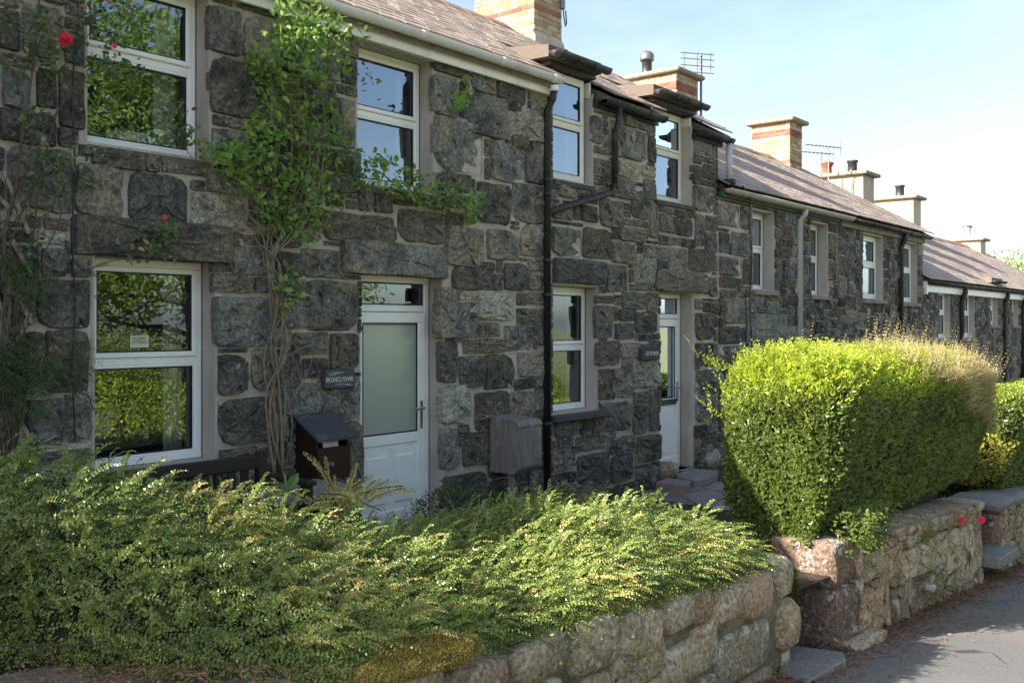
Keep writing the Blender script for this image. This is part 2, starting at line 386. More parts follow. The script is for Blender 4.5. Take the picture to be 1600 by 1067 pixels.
# ------------------------------------------------------------------ foliage in numpy
def unit(a): return a/np.maximum(np.linalg.norm(a,axis=-1,keepdims=True),1e-9)
def leaf_geo(P, D, N, L, Wd, fold=.18):
    """rhombic folded leaves; returns V,F (triangles)"""
    D = unit(D); S = unit(np.cross(D, N)); N2 = np.cross(S, D)
    L = np.broadcast_to(L,(len(P),))[:,None]; Wd = np.broadcast_to(Wd,(len(P),))[:,None]
    a = P; b = P+D*L*.48+S*Wd*.5+N2*Wd*fold; c = P+D*L; d = P+D*L*.48-S*Wd*.5+N2*Wd*fold
    V = np.stack([a,b,c,d],1).reshape(-1,3); i = np.arange(len(P))*4
    F = np.concatenate([np.stack([i,i+1,i+2],1), np.stack([i,i+2,i+3],1)],0)
    return V, F
def ovate_geo(P, D, N, L, Wd, fold=.12, droop=.12):
    """six-sided broad leaves, four triangles each"""
    D = unit(D); S = unit(np.cross(D, N)); N2 = np.cross(S, D)
    L = np.broadcast_to(L,(len(P),))[:,None]; Wd = np.broadcast_to(Wd,(len(P),))[:,None]
    pts = [P, P+D*L*.30+S*Wd*.46+N2*Wd*fold, P+D*L*.68+S*Wd*.38+N2*(Wd*fold-L*droop*.4), P+D*L-N2*L*droop,
           P+D*L*.68-S*Wd*.38+N2*(Wd*fold-L*droop*.4), P+D*L*.30-S*Wd*.46+N2*Wd*fold]
    V = np.stack(pts,1).reshape(-1,3); i = np.arange(len(P))*6
    F = np.concatenate([np.stack([i,i+1,i+2],1),np.stack([i,i+2,i+3],1),np.stack([i,i+3,i+4],1),np.stack([i,i+4,i+5],1)],0)
    return V, F
def join(*vf):
    V=[];F=[];n=0
    for v,f in vf: V.append(v); F.append(f+n); n+=len(v)
    return np.concatenate(V), np.concatenate(F)
def rdir(n): return unit(rng.normal(size=(n,3)))
def sprigs(base, dirs, up, length, K, ll, lw, bend=.3, side=.9, jit=.25, ovate=False):
    """herringbone twigs: K pairs of leaves along each bending twig; returns V,F of the leaves and twig centre lines"""
    n = len(base); dirs = unit(dirs); S = unit(np.cross(dirs, up)); U = unit(np.cross(S, dirs))
    t = (np.arange(K)+.5)/K
    L = np.broadcast_to(length,(n,))[:,None,None]
    cen = base[:,None,:] + dirs[:,None,:]*L*t[None,:,None] - np.array([0,0,1.])[None,None,:]*L*bend*(t**2)[None,:,None]
    tan = unit(dirs[:,None,:]*np.ones((1,K,1)) - np.array([0,0,1.])*2*bend*t[None,:,None])
    PS=[];DS=[];NS=[];LS=[]
    taper = (1-.55*t**2)
    for sg in (-1,1):
        PS.append(cen); DS.append(tan*.55 + sg*S[:,None,:]*side + rng.normal(size=(n,K,3))*jit)
        NS.append(np.broadcast_to(U[:,None,:],(n,K,3)) + rng.normal(size=(n,K,3))*.35)
        LS.append(np.broadcast_to(taper[None,:],(n,K))*rng.uniform(.7,1.25,(n,K)))
    P=np.concatenate(PS,1).reshape(-1,3);D=np.concatenate(DS,1).reshape(-1,3);N=np.concatenate(NS,1).reshape(-1,3);Q=np.concatenate(LS,1).reshape(-1)
    return (ovate_geo if ovate else leaf_geo)(P,D,N,Q*ll,Q*lw)
def smooth_noise(seed, n=14):
    r = np.random.default_rng(seed); k = r.normal(size=(n,3))*1.0; ph = r.uniform(0,6.28,n); am = r.uniform(.5,1,n)
    def f(P, sc):
        return sum(am[i]*np.sin(P@k[i]*sc+ph[i]) for i in range(n))/n*1.6
    return f

# ------------------------------------------------------------------ terrain, road
def zroad(x): return -.69-.085*(np.clip(x,-40,45)-7.15)
def sheet(name, xs, ys, zf, mat, kind='structure'):
    V=[(x,y,float(zf(x,y))) for x in xs for y in ys]; n=len(ys)
    F=[(i*n+j,(i+1)*n+j,(i+1)*n+j+1,i*n+j+1) for i in range(len(xs)-1) for j in range(n-1)]
    o=link(name,pymesh(name,V,F,mat,True)); o['kind']=kind; return o
sheet('ground',[-900,-300,-100,-40,-20,-10,0,10,20,30,45,70,120,300,900],[-900,-200,-60,-20,-8,-3,8,30,120,900],lambda x,y: zroad(x)-.06-.00*abs(y),M['field'])
sheet('road',[-40,-20,-10,-5,0,3,5,7,9,11,14,18,24,32,45],[-8.2,-7,-5.5,-4.6,-4.0,-3.36],lambda x,y: zroad(x)-.012*abs(y+5.5),M['asphalt'])
def zgard(x): return np.interp(x,[-10,3.5,5,9,11,14,22,36],[.0,-.02,-.12,-.22,-.4,-.75,-1.45,-2.6])
sheet('garden_ground',[-10,-4,0,2,4,6,7,9,11,12.5,14,18,22,30,38],[-3.40,-2.6,-1.6,-.8,.3],lambda x,y: max(zgard(x), zroad(x)-.03),M['soil'])

# ------------------------------------------------------------------ stones
def stone_mesh(name, a, b, z0, z1, y, mat, depth=.05, gap=.013, rnd=.28, n=None, seed=None):
    r = random.Random(seed)
    w,h=b-a,z1-z0; cx,cz=(a+b)/2,(z0+z1)/2; n = n or (20 if min(w,h)>.16 else 14)
    hw,hh=max(w/2-gap,.015),max(h/2-gap,.015); mn=min(hw,hh)
    cs=[(sx*hw*(1-r.uniform(0,.06)*min(1,mn/hw*2)),sz*hh*(1-r.uniform(0,.08)*min(1,mn/hh*2))) for sx,sz in ((-1,-1),(1,-1),(1,1),(-1,1))]
    poly=[]
    for k in range(4):
        x,z=cs[k]; xp,zp=cs[k-1]; xn,zn=cs[(k+1)%4]
        c=mn*(r.uniform(.06,.22) if r.random()<.72 else r.uniform(.3,.65))*(1 if rnd<.5 else 1.5)
        tri=[]
        for (xo,zo) in ((xp,zp),(xn,zn)):
            L=math.hypot(xo-x,zo-z); tri.append((x+(xo-x)/L*c*r.uniform(.6,1.5),z+(zo-z)/L*c*r.uniform(.6,1.5)))
        u=r.uniform(.30,.62); mx_,mz_=(tri[0][0]+tri[1][0])/2,(tri[0][1]+tri[1][1])/2
        poly+= [tri[0],(mx_+(x-mx_)*u+r.uniform(-.03,.03)*mn,mz_+(z-mz_)*u+r.uniform(-.03,.03)*mn),tri[1]]
        m=max(1,int((n-6)/4)); x1,z1_=poly[-1]; x2,z2=xn,zn
        for i in range(m):
            f=(i+.8)/(m+.9); bl=math.sin(f*math.pi)*r.uniform(-.05,.09)*mn
            px_,pz_=x1+(x2-x1)*f,z1_+(z2-z1_)*f; L=math.hypot(px_,pz_)+1e-6
            poly.append((px_+px_/L*bl+r.uniform(-1,1)*.045*mn,pz_+pz_/L*bl+r.uniform(-1,1)*.045*mn))
    out=[(max(-w/2+.003,min(w/2-.003,x)),max(-h/2+.003,min(h/2-.003,z))) for x,z in poly]; n=len(out)
    V=[];F=[]
    tx,tz=r.uniform(-.12,.12),r.uniform(-.10,.10)
    d=depth*r.uniform(.75,1.3)
    def ring(sc,dy,nz):
        for k,(x,z) in enumerate(out):
            xx,zz=x*sc,z*sc; jj=(1-sc)*min(w,h)*.25
            xx+=r.uniform(-jj,jj); zz+=r.uniform(-jj,jj)
            V.append((cx+xx, y-dy-(tx*xx+tz*zz)*(1 if dy>.02 else 0)+r.uniform(-nz,nz), cz+zz))
    ring(1.0,-.03,0); ring(1.0,d*.25,.004); ring(.965,d*.9,.006); nz_=.010+.03*min(w,h); ring(.66,d,nz_); ring(.30,d*1.05,nz_)
    V.append((cx,y-d*1.05,cz))
    R=5
    for i in range(R-1):
        for k in range(n):
            F.append((i*n+k, i*n+(k+1)%n, (i+1)*n+(k+1)%n, (i+1)*n+k))
    F += [((R-1)*n+k,(R-1)*n+(k+1)%n,R*n) for k in range(n)]
    return pymesh(name,V,F,mat)

def fill_wall(x0,x1,zb,zt,blocked,traced,wr=(.16,.46),hr=(.11,.30),cell=.045,seed=1):
    """random coursed rubble: traced rectangles stay, the rest is packed"""
    r=random.Random(seed)
    nx=int((x1-x0)/cell); nz=int((zt-zb)/cell)
    g=np.zeros((nz,nx),bool)
    def mark(a,b,c,d,m=0.0):
        i0=max(0,int(math.floor((a-m-x0)/cell+.35)));i1=min(nx,int(math.ceil((b+m-x0)/cell-.35)))
        k0=max(0,int(math.floor((c-m-zb)/cell+.35)));k1=min(nz,int(math.ceil((d+m-zb)/cell-.35)))
        if i1>i0 and k1>k0: g[k0:k1,i0:i1]=True
    for q in blocked: mark(*q)
    for q in traced: mark(*q)
    res=[]
    for k in range(nz):
        i=0
        while i<nx:
            if g[k,i]: i+=1; continue
            w=max(1,int(r.uniform(*wr)/cell)); h=max(1,int(r.uniform(*hr)/cell))
            if r.random()<.22: w=max(1,w//2); h=max(1,h//2)
            ww=0
            while ww<w and i+ww<nx and not g[k,i+ww]: ww+=1
            rest=0
            while i+ww+rest<nx and not g[k,i+ww+rest]: rest+=1
            if rest<=2: ww+=rest
            hh=1
            while hh<h and k+hh<nz and not g[k+hh,i:i+ww].any(): hh+=1
            if k+hh<nz and k+hh+1>=nz: hh+=1
            g[k:k+hh,i:i+ww]=True
            if ww>=2 and hh>=2: res.append((x0+i*cell,x0+(i+ww)*cell,zb+k*cell,zb+(k+hh)*cell))
            elif ww*hh>=2 and r.random()<.8: res.append((x0+i*cell,x0+(i+ww)*cell,zb+k*cell,zb+(k+hh)*cell))
            i+=ww
    return res

def wall_cells(mb,x0,x1,z0,z1,ops,y):
    xs=sorted({x0,x1,*[q for o in ops for q in o[:2] if x0<q<x1]}); zs=sorted({z0,z1,*[q for o in ops for q in o[2:4] if z0<q<z1]})
    for a,b in zip(xs,xs[1:]):
        for c,d in zip(zs,zs[1:]):
            mx,mz=(a+b)/2,(c+d)/2
            if any(o[0]<mx<o[1] and o[2]<mz<o[3] for o in ops): continue
            mb.add([(a,y,c),(b,y,c),(b,y,d),(a,y,d)],[(0,1,2,3)])

# ------------------------------------------------------------------ windows and doors
GROUND={}
def window(house,a,b,c,d,y=.12,trans=.5,style='casement',mat='upvc',curtain=0,sill=None,glass='glass'):
    """outer frame a..b, c..d with two lights; parts: frame, sash, pane, gasket"""
    f=.055; zt=c+(d-c)*trans
    m=MB()
    m.box(a,b,y-.035,y+.035,d-f,d,.006).box(a,b,y-.035,y+.035,c,c+f,.006)
    m.box(a,a+f,y-.034,y+.034,c+f,d-f,.006).box(b-f,b,y-.034,y+.034,c+f,d-f,.006)
    m.box(a+f,b-f,y-.033,y+.033,zt-f*.5,zt+f*.5,.006)
    w=m.build('window',M[mat],house)
    gk=MB(); 
    for (k,(z0,z1)) in enumerate(((c+f,zt-f*.5),(zt+f*.5,d-f))):
        s=MB(); e=.036 if (k==1 or style=='sash') else .018; yo=y-.030 if k==1 else y-.012
        if style=='sash': yo=y-.02 if k==0 else y
        xa,xb=a+f,b-f
        s.box(xa,xb,yo-.022,yo+.02,z1-e,z1,.004).box(xa,xb,yo-.022,yo+.02,z0,z0+e,.004)
        s.box(xa,xa+e,yo-.021,yo+.019,z0+e,z1-e,.004).box(xb-e,xb,yo-.021,yo+.019,z0+e,z1-e,.004)
        s.build('sash',M[mat],w)
        g=.010; xa+=e;xb-=e;za=z0+e;zb=z1-e
        gk.box(xa,xb,yo-.014,yo-.004,za,za+g).box(xa,xb,yo-.014,yo-.004,zb-g,zb).box(xa,xa+g,yo-.0135,yo-.0035,za+g,zb-g).box(xb-g,xb,yo-.0135,yo-.0035,za+g,zb-g)
        MB().add([(xa,yo-.002,za),(xb,yo-.002,za),(xb,yo-.002,zb),(xa,yo-.002,zb)],[(0,1,2,3)]).build('pane',M[glass],w)
    gk.build('gasket',M['gasket'],w)
    if curtain:
        cm=MB(); n=9; x0_=b-f-curtain
        V=[];F=[]
        for i in range(n+1):
            xx=x0_+curtain*i/n; yy=y+.12+.02*(i%2)
            V+=[(xx,yy,c+.02),(xx,yy,d-.02)]
        F=[(2*i,2*i+2,2*i+3,2*i+1) for i in range(n)]
        cm.add(V,F).build('curtain',M['curtain'],w)
    return w
def jambs(house,o,y0=.0,y1=.16,name='reveal',head=True):
    """rendered sides, head and bed of an opening"""
    a,b,c,d=o; m=MB(); t=.02
    m.box(b,b+t,y0-.004,y1,c,d).box(a-t,a,y0-.004,y1,c,d).box(a-t,b+t,y0+.002,y1,c-t,c)
    if head: m.box(a-t,b+t,y0-.003,y1,d,d+t)
    m.build(name,M['render'],house)
def dup(o,parent,loc=None,rot=None,scale=None):
    c=o.copy(); COL.objects.link(c); adopt(c,parent)
    if loc is not None: c.location=loc
    if rot is not None: c.rotation_euler=rot
    if scale is not None: c.scale=scale
    return c

# ------------------------------------------------------------------ roof with slates, ridge
PITCH=.58; RY=2.85; EY=-.14
def zroof(ze,y): return ze+PITCH*(y-EY)
SLM=[]
def slate_meshes():
    for i in range(5):
        r=random.Random(40+i); w,l,h=.285+r.uniform(-.012,.008),.40,.019
        V=[(-w/2,0,0),(w/2,r.uniform(-.006,.006),0),(w/2,l,0),(-w/2,l,0),(-w/2+.002,r.uniform(-.004,.006),h),(w/2-.002,r.uniform(-.006,.006),h),(w/2,l,h),(-w/2,l,h)]
        SLM.append(pymesh('slate',V,[(0,3,2,1),(4,5,6,7),(0,1,5,4),(1,2,6,5),(2,3,7,6),(3,0,4,7)],M['slate']))
slate_meshes()
def roof(house,x0,x1,ze,single=None,skip=()):
    """deck, slates one by one where single=(xa,xb), the others joined"""
    zr=zroof(ze,RY); m=MB()
    ym=.75 if skip else EY; zm=zroof(ze,ym)
    m.prismx([(ym,zm-.03),(RY,zr-.03),(2*RY-EY,ze-.03),(2*RY-EY,ze-.12),(RY,zr-.14),(ym,zm-.12)],x0,x1)
    if skip:
        cuts=[x0]+[v for s in sorted(skip) for v in (max(s[0],x0),s[1])]+[x1]
        for a_,b_ in zip(cuts[::2],cuts[1::2]):
            if b_-a_>.05: m.prismx([(EY,ze-.03),(ym-.002,zm-.031),(ym-.002,zm-.121),(EY,ze-.12)],a_,b_)
    rf=m.build('roof',M['timber'],house)
    ang=math.atan(PITCH); ex=.195; n=int(math.hypot(RY-EY,zr-ze)/ex)+1
    sv=[];sf=[]; r=random.Random(int(x0*13)+5); cnt=0
    base=[np.array([v.co[:] for v in me.vertices]) for me in SLM]
    faces=np.array([(0,3,2,1),(4,5,6,7),(0,1,5,4),(1,2,6,5),(2,3,7,6),(3,0,4,7)])
    for i in range(n):
        s=i*ex; y=EY-.03+s*math.cos(ang); z=ze+.004+s*math.sin(ang)-.02+.0
        x=x0+(.145 if i%2 else 0)+.01
        while x<x1+.14:
            xc=min(x,x1-.01)
            k=r.randrange(5); ta=ang-.024+r.uniform(-.006,.006); dz=r.uniform(0,.004)+.021
            yaw=r.uniform(-.012,.012)
            if any(a<xc<b and c<y<d for a,b,c,d in skip): x+=.29; continue
            if single and single[0]<xc<single[1] and cnt<298:
                o=bpy.data.objects.new('slate',SLM[k]); COL.objects.link(o); adopt(o,rf)
                o.location=(xc,y,z+dz); o.rotation_euler=(ta,0,yaw); cnt+=1
            else:
                R=np.array(Euler((ta,0,yaw)).to_matrix())
                v=base[k]@R.T+np.array([xc,y,z+dz]); sf.append(faces+8*len(sv)); sv.append(v)
            x+=.29
    if sv:
        o=link('slates',npmesh('slates',np.concatenate(sv),np.concatenate(sf),M['slate']),rf); o['kind']='stuff'
    # ridge tiles
    xx=x0; tile=None
    while xx<x1-.2:
        w=min(.45,x1-xx)
        if tile is None or w<.45:
            t=MB(); t.prismx([(-.16,-.085),(0,.035),(.16,-.085),(.145,-.10),(0,.012),(-.145,-.10)],0,w-.012)
            tile=t.build('ridge_tile',M['clay'],rf); tile.location=(xx,RY,zr+.045)
        else:
            dup(tile,rf,(xx,RY,zr+.045+r.uniform(-.006,.006)),(0,r.uniform(-.012,.012),0))
        xx+=.45
    return rf
BR=[]
def brick_meshes():
    for L in (.215,.1025):
        m=MB(); m.box(-L/2,L/2,-.05,.05,-.0325,.0325,.005)
        me=pymesh('brick',m.v,m.f,M['brick']); BR.append(me)
    m=MB(); m.box(-.1075,.1075,-.05,.05,-.0325,.0325,.005); BR.append(pymesh('brick',m.v,m.f,M['redbrick']))
    m=MB(); m.box(-.05125,.05125,-.05,.05,-.0325,.0325,.005); BR.append(pymesh('brick',m.v,m.f,M['redbrick']))
brick_meshes()
def brick_chimney(house,x0,x1,y0,y1,z0,z1,red=(),cap=True,pots=()):
    """bricks one by one on the four sides of a mortar core"""
    m=MB(); m.box(x0+.012,x1-.012,y0+.012,y1-.012,z0-.8,z1)
    ch=m.build('chimney',M['brickmortar'],house)
    n=int((z1-z0)/.075); r=random.Random(int(x0*31))
    for i in range(n):
        z=z1-.04-i*.075
        rd=i in red; off=.1125 if i%2 else 0
        for side in range(4):
            if side==2 : continue
            L=(y1-y0) if side in (0,2) else (x1-x0)
            p=-L/2; first=True
            while p<L/2-.03:
                w=.225 if not (first and i%2==0) else .1125
                if p+w>L/2+.04: w=.1125
                first=False
                h=w<.2; c=p+w/2
                me=BR[(3 if h else 2) if rd else (1 if h else 0)]
                o=bpy.data.objects.new('brick',me); COL.objects.link(o); adopt(o,ch)
                pr=r.uniform(-.004,.003)
                if side==0: o.location=(x0+.05+pr,(y0+y1)/2+c,z); o.rotation_euler=(0,0,math.pi/2)
                elif side==1: o.location=((x0+x1)/2+c,y0+.05+pr,z)
                else: o.location=((x0+x1)/2+c,y1-.05-pr,z)
                s=(w-.010)/(.1025 if h else .215); o.scale=(s,.9,1)
                p+=w
    return ch
def beam_ring(mb,x0,x1,y0,y1,z0,z1,c=.01): mb.box(x0,x1,y0,y1,z0,z1,c)

# ------------------------------------------------------------------ house shell
def shell(label,x0,x1,zb,ze,ops,lintels,traced,seed,wr=(.16,.46),hr=(.11,.30),warm=.06,depth=.034,small=False,topgap=.0,warmset=(),join_from=300):
    h=thing('terraced_cottage',label,'cottage',(x0,0,zb),'cottages of the stone terrace')
    m=MB()
    rev=[(a,b,c,d) for a,b,c,d in ops]
    zt=ze+.0
    # the front wall, stopping under the eaves; dormer openings may rise above it
    wall_cells(m,x0,x1,zb,zt,rev,0.0)
    wl=m.build('wall',M['mortar'],h)
    # body behind: gables, back, floor
    g=MB(); zr=zroof(ze,RY)-.15; yb=2*RY-EY-.15
    for x in (x0+.002,x1-.002):
        g.add([(x,.002,zb),(x,yb,zb),(x,yb,ze-.13),(x,RY,zr),(x,.002,ze-.1)],[(0,1,2,3,4)])
    g.add([(x0,yb,zb),(x1,yb,zb),(x1,yb,ze-.12),(x0,yb,ze-.12)],[(0,1,2,3)])
    g.add([(x0,.2,zb+.02),(x1,.2,zb+.02),(x1,yb,zb+.02),(x0,yb,zb+.02)],[(0,1,2,3)])
    g.add([(x0,.34,zb+2.35),(x1,.34,zb+2.35),(x1,yb,zb+2.35),(x0,yb,zb+2.35)],[(0,1,2,3)])
    g.add([(x0,1.9,zb),(x1,1.9,zb),(x1,1.9,ze+.5),(x0,1.9,ze+.5)],[(0,1,2,3)])
    g.build('inner_walls',M['inside'],h)
    for o in rev: jambs(h,o,head=o[3]<ze)
    blocked=[(a-.01,b+.02,c-.02,d+.02) for a,b,c,d in rev]
    allst=[(q,'lintel') for q in lintels]+[(q,'stone') for q in traced]
    E_=.012
    allst=[((a-E_,b+E_,c-E_,d+E_),n_) for (a,b,c,d),n_ in allst]
    fills=fill_wall(x0,x1,zb,zt-topgap,blocked,[q for q,_ in allst],wr,hr,seed=seed)
    allst+=[(q,'stone') for q in fills]
    r=random.Random(seed)
    allst.sort(key=lambda s:-(s[0][1]-s[0][0])*(s[0][3]-s[0][2])/(1+.03*max(0,s[0][0])**1.2)*(1 if s[0][1]>2.2 and s[0][3]>-.6 else .02))
    jv=[];jf=[];jn=0; cnt=0
    for k,(q,nm) in enumerate(allst):
        mt=M['rock_warm'] if (r.random()<warm and nm=='stone') else M['rock']
        dd=(.085 if nm=='lintel' else depth)*(.6 if min(q[1]-q[0],q[3]-q[2])<.12 else 1)
        me=stone_mesh(nm,*q,0.0,mt,depth=dd,gap=.006 if not small else .007,seed=seed*1000+k,n=None if not small else 12)
        if nm=='lintel' or cnt<295:
            link(nm,me,wl); cnt+=nm=='stone'
        else:
            v=np.array([p.co[:] for p in me.vertices]); 
            for p in me.polygons: jf.append(tuple(i+jn for i in p.vertices))
            jv+=v.tolist(); jn+=len(v)
    if jv:
        o=link('small_stones',pymesh('small_stones',jv,jf,M['rock']),wl); o['kind']='stuff'
    return h,wl
# ------------------------------------------------------------------ the terrace
def R_(l,y=0.0): return [rect(*q,y) for q in l]
A_ops=[(3.08,3.985,2.92,4.12),(3.13,4.035,.735,2.175),(5.405,6.31,2.92,4.12),(5.44,6.435,-.10,2.155)]
A_lint=R_([(110,345,357,404),(532,380,698,431)])
A_st=R_([(324,13,373,83),(380,29,432,110),(325,95,420,186),(370,2,430,20),(470,122,520,165),(440,40,478,118),(10,232,112,330),(115,258,190,338),(143,235,222,262),
 (58,362,100,381),(65,390,100,430),(10,385,58,440),(201,272,292,347),(297,305,385,362),(252,252,322,272),(360,375,372,384),(330,205,380,250),(403,320,425,350),(505,335,612,378),
 (620,330,690,380),(470,390,530,434),(475,350,500,375),(500,235,556,300),(515,155,553,230),(430,395,468,432),(362,385,410,428),(330,412,360,424),(330,428,390,457),(334,464,422,540),
 (340,555,385,615),(392,545,425,610),(430,545,468,605),(340,622,422,694),(342,700,400,720),(432,470,485,512),(478,440,557,515),(455,520,512,552),(515,522,558,578),(470,560,512,590),
 (440,600,495,645),(492,590,558,655),(540,658,563,760),(55,437,138,512),(0,435,52,512),(70,517,136,612),(28,520,66,548),(0,560,38,625),(40,622,143,695),(112,405,138,432),
 (5,110,45,170),(0,175,85,225),(92,112,128,200),(35,10,95,90),(673,119,714,183),(676,97,730,117),(735,115,772,145),(775,128,820,160),(732,148,788,215),(790,158,810,173),(828,152,850,180),
 (791,175,852,220),(676,188,752,270),(799,213,822,231),(765,225,818,285),(820,222,852,288),(690,271,735,300),(745,288,795,350),(800,290,852,348),(695,332,722,353),(694,355,755,416),
 (760,360,808,406),(812,350,852,400),(705,418,770,453),(787,412,822,453),(745,410,772,421),(824,425,850,453),(682,450,715,470),(718,455,742,468),(744,457,802,500),(679,473,748,528),
 (806,483,838,506),(823,458,852,475),(786,508,832,547),(840,482,855,540),(723,530,784,552),(747,505,780,526),(685,535,714,597),(717,556,753,604),(756,553,802,608),(808,550,852,588),
 (803,592,834,607),(685,602,735,662),(740,612,792,670),(793,612,830,655),(835,592,855,640),(688,668,713,732),(722,680,778,725),(715,664,732,676),(690,740,757,790),(762,727,782,746),(762,748,800,790)])
B_ops=[(8.13,8.965,.775,2.135),(10.32,11.135,-.14,2.115),(8.13,8.86,3.28,4.30),(10.215,11.12,3.27,4.30)]
B_lint=R_([(862,406,942,443),(1022,423,1097,456)])
B_st=R_([(871,290,900,308),(900,298,925,305),(862,320,893,343),(896,318,904,344),(906,322,932,346),(860,356,907,400),(909,357,955,404),(936,312,974,356),(945,415,980,457),(952,280,985,310),
 (985,300,1010,342),(966,357,1008,378),(955,380,992,412),(990,402,1020,443),(1014,315,1027,372),(1005,385,1040,404),(1005,280,1022,312),(1021,407,1043,423),(1029,335,1048,363),
 (931,463,958,473),(960,466,969,476),(930,478,955,527),(971,457,1008,482),(1010,468,1026,486),(966,483,993,501),(991,488,1026,520),(960,505,990,529),(998,523,1016,532),(932,533,967,571),
 (969,536,997,558),(999,538,1012,550),(971,560,987,573),(988,560,1026,605),(934,576,955,624),(958,576,987,620),(938,627,986,672),(989,612,1012,630),(1014,608,1027,672),(988,634,1010,676),
 (962,681,990,708),(995,680,1028,720),(953,710,988,750),(900,708,950,747),(865,655,903,680),(870,683,895,697),(863,700,890,735),(1080,260,1096,288),(1098,258,1112,280),(1083,217,1111,247),
 (1081,293,1114,330),(1085,335,1099,384),(1102,338,1118,361),(1101,364,1118,396),(1057,341,1082,369),(1050,340,1056,365),(1040,340,1048,363),(1040,327,1050,335),(1053,329,1070,338),
 (1071,331,1083,340),(1049,372,1062,383),(1064,374,1083,386),(1042,388,1072,423),(1075,390,1112,424),(1106,433,1120,463),(1092,438,1104,453),(1098,473,1120,487),(1085,468,1096,482),
 (1086,489,1113,532),(1086,536,1098,572),(1100,536,1120,573),(1086,578,1120,617),(1086,620,1110,658),(925,182,938,225),(950,188,972,245),(972,203,1008,250),(974,182,995,198),
 (1012,215,1022,255),(962,255,998,278),(952,280,990,310)])
ZAB=4.30
LA='dark stone cottage with white gutter, leafy climber and part glazed white door'
LB='dark stone cottage with two slab roofed dormer windows and a cranked black downpipe'
hA,wA=shell(LA,-9.0,8.03,-.25,4.15,A_ops,A_lint,A_st,11,topgap=.02)
hB,wB=shell(LB,8.03,11.85,-.45,4.15,B_ops,B_lint,B_st,12,wr=(.14,.4),hr=(.10,.27))
C_ops=[(12.92,13.62,2.235,3.38),(15.02,15.72,2.21,3.38),(12.92,13.70,.25,1.46)]
D_ops=[(17.40,18.45,2.2,3.36),(19.50,20.55,2.18,3.36)]
C_st=R_([(1121,320,1154,354),(1156,323,1170,358),(1123,364,1138,395),(1142,363,1170,401),(1123,402,1158,431),(1160,405,1170,445),(1123,434,1157,450),(1124,453,1150,465),(1131,468,1168,506),(1122,510,1158,538),(1122,540,1165,570)])
C_lint=[(12.70,14.0,1.47,1.86)]
LC='stone cottage with green fascia, pale gutter and light grey downpipe'
LD='stone cottage with white sash windows and a brick chimney on its gable end'
LE='lower stone cottage with white fascia board beside the step down in the roofs'
LF='farthest low stone cottage at the end of the terrace'
hC,wC=shell(LC,11.85,16.2,-1.1,3.46,C_ops,C_lint,C_st,13,wr=(.16,.5),hr=(.14,.36),small=True)
hD,wD=shell(LD,16.2,20.9,-1.5,3.44,D_ops,[],[],14,wr=(.18,.55),hr=(.16,.42),small=True)
E_ops=[(22.0,22.95,1.42,2.46),(24.05,25.0,1.42,2.46)]
F_ops=[(26.45,27.3,1.72,2.48),(28.8,29.6,1.72,2.48)]
hE,wE=shell(LE,20.9,25.6,-2.0,2.52,E_ops,[],[],15,wr=(.25,.6),hr=(.2,.45),small=True)
hF,wF=shell(LF,25.6,36.5,-3.0,2.52,F_ops,[],[],16,wr=(.3,.7),hr=(.22,.5),small=True)

# windows
WY=.20
window(hA,*A_ops[0],WY,.545,mat='upvc',curtain=.20)
window(hA,*A_ops[1],WY,.505,curtain=.17)
window(hA,*A_ops[2],WY,.53,curtain=.10)
window(hB,*B_ops[0],WY,.515,curtain=.10)
window(hB,8.13,8.80,3.29,4.44,.10,.53,mat='upvc_old',curtain=.08)
window(hB,10.215,11.12,3.28,4.43,WY-.02,.55,mat='upvc_old',curtain=.10)
window(hC,*C_ops[0],WY,.52,curtain=.3); window(hC,*C_ops[1],WY,.50,curtain=.3); window(hC,*C_ops[2],WY,.5,mat='upvc_old')
for o in D_ops: window(hD,*o,.15,.55,'sash',curtain=.12)
for o in E_ops: window(hE,*o,.15,.55,'sash')
for o in F_ops: window(hF,*o,.15,.55,'sash')
# sills
def sill(h,o,mat,out=.05,th=.06,wide=.05): 
    m=MB(); m.prismx([(WY,o[2]-.012),(-out,o[2]-.022),(-out,o[2]-.022-th),(WY,o[2]-.022-th)],o[0]-wide,o[1]+wide); return m.build('sill',M[mat],h)
sill(hA,A_ops[0],'timber',.02,.05,.0); sill(hA,A_ops[1],'slatedark',.06,.05,.0); sill(hA,A_ops[2],'timber',.02,.05,.0)
sill(hB,B_ops[0],'slatedark',.12,.055,.10); sill(hB,B_ops[2],'slatedark',.04,.05,.0); sill(hB,B_ops[3],'slatedark',.05,.05,.02)
for o in C_ops[:2]: sill(hC,o,'concrete',.07,.06,.05)
for o in D_ops: sill(hD,o,'concrete',.08,.07,.07)
for o in E_ops: sill(hE,o,'concrete',.07,.07,.05)
for o in F_ops: sill(hF,o,'concrete',.07,.07,.05)
# things on the inner sill of the upper window
t=tag(MB().lathe((3.55,WY+.14,2.985),[(.10,0),(.135,.04),(.15,.09),(.14,.09),(.125,.045),(.09,.015)]).build('bowl',M['upvc_old'],None,True),'pale round bowl standing inside the upper left window','bowl')
t=tag(MB().box(3.14,3.80,WY+.07,WY+.22,2.982,3.045,.008).build('box',plain if False else m_plain('turquoise_card',(.12,.36,.30),.6,.3,.2)),'long turquoise box lying on the inner sill of the upper left window','box')
t=tag(MB().box(3.12,3.86,WY+.045,WY+.25,2.93,2.98,.004).build('window_board',M['upvc']),'white inner window board in the upper left window','window board')

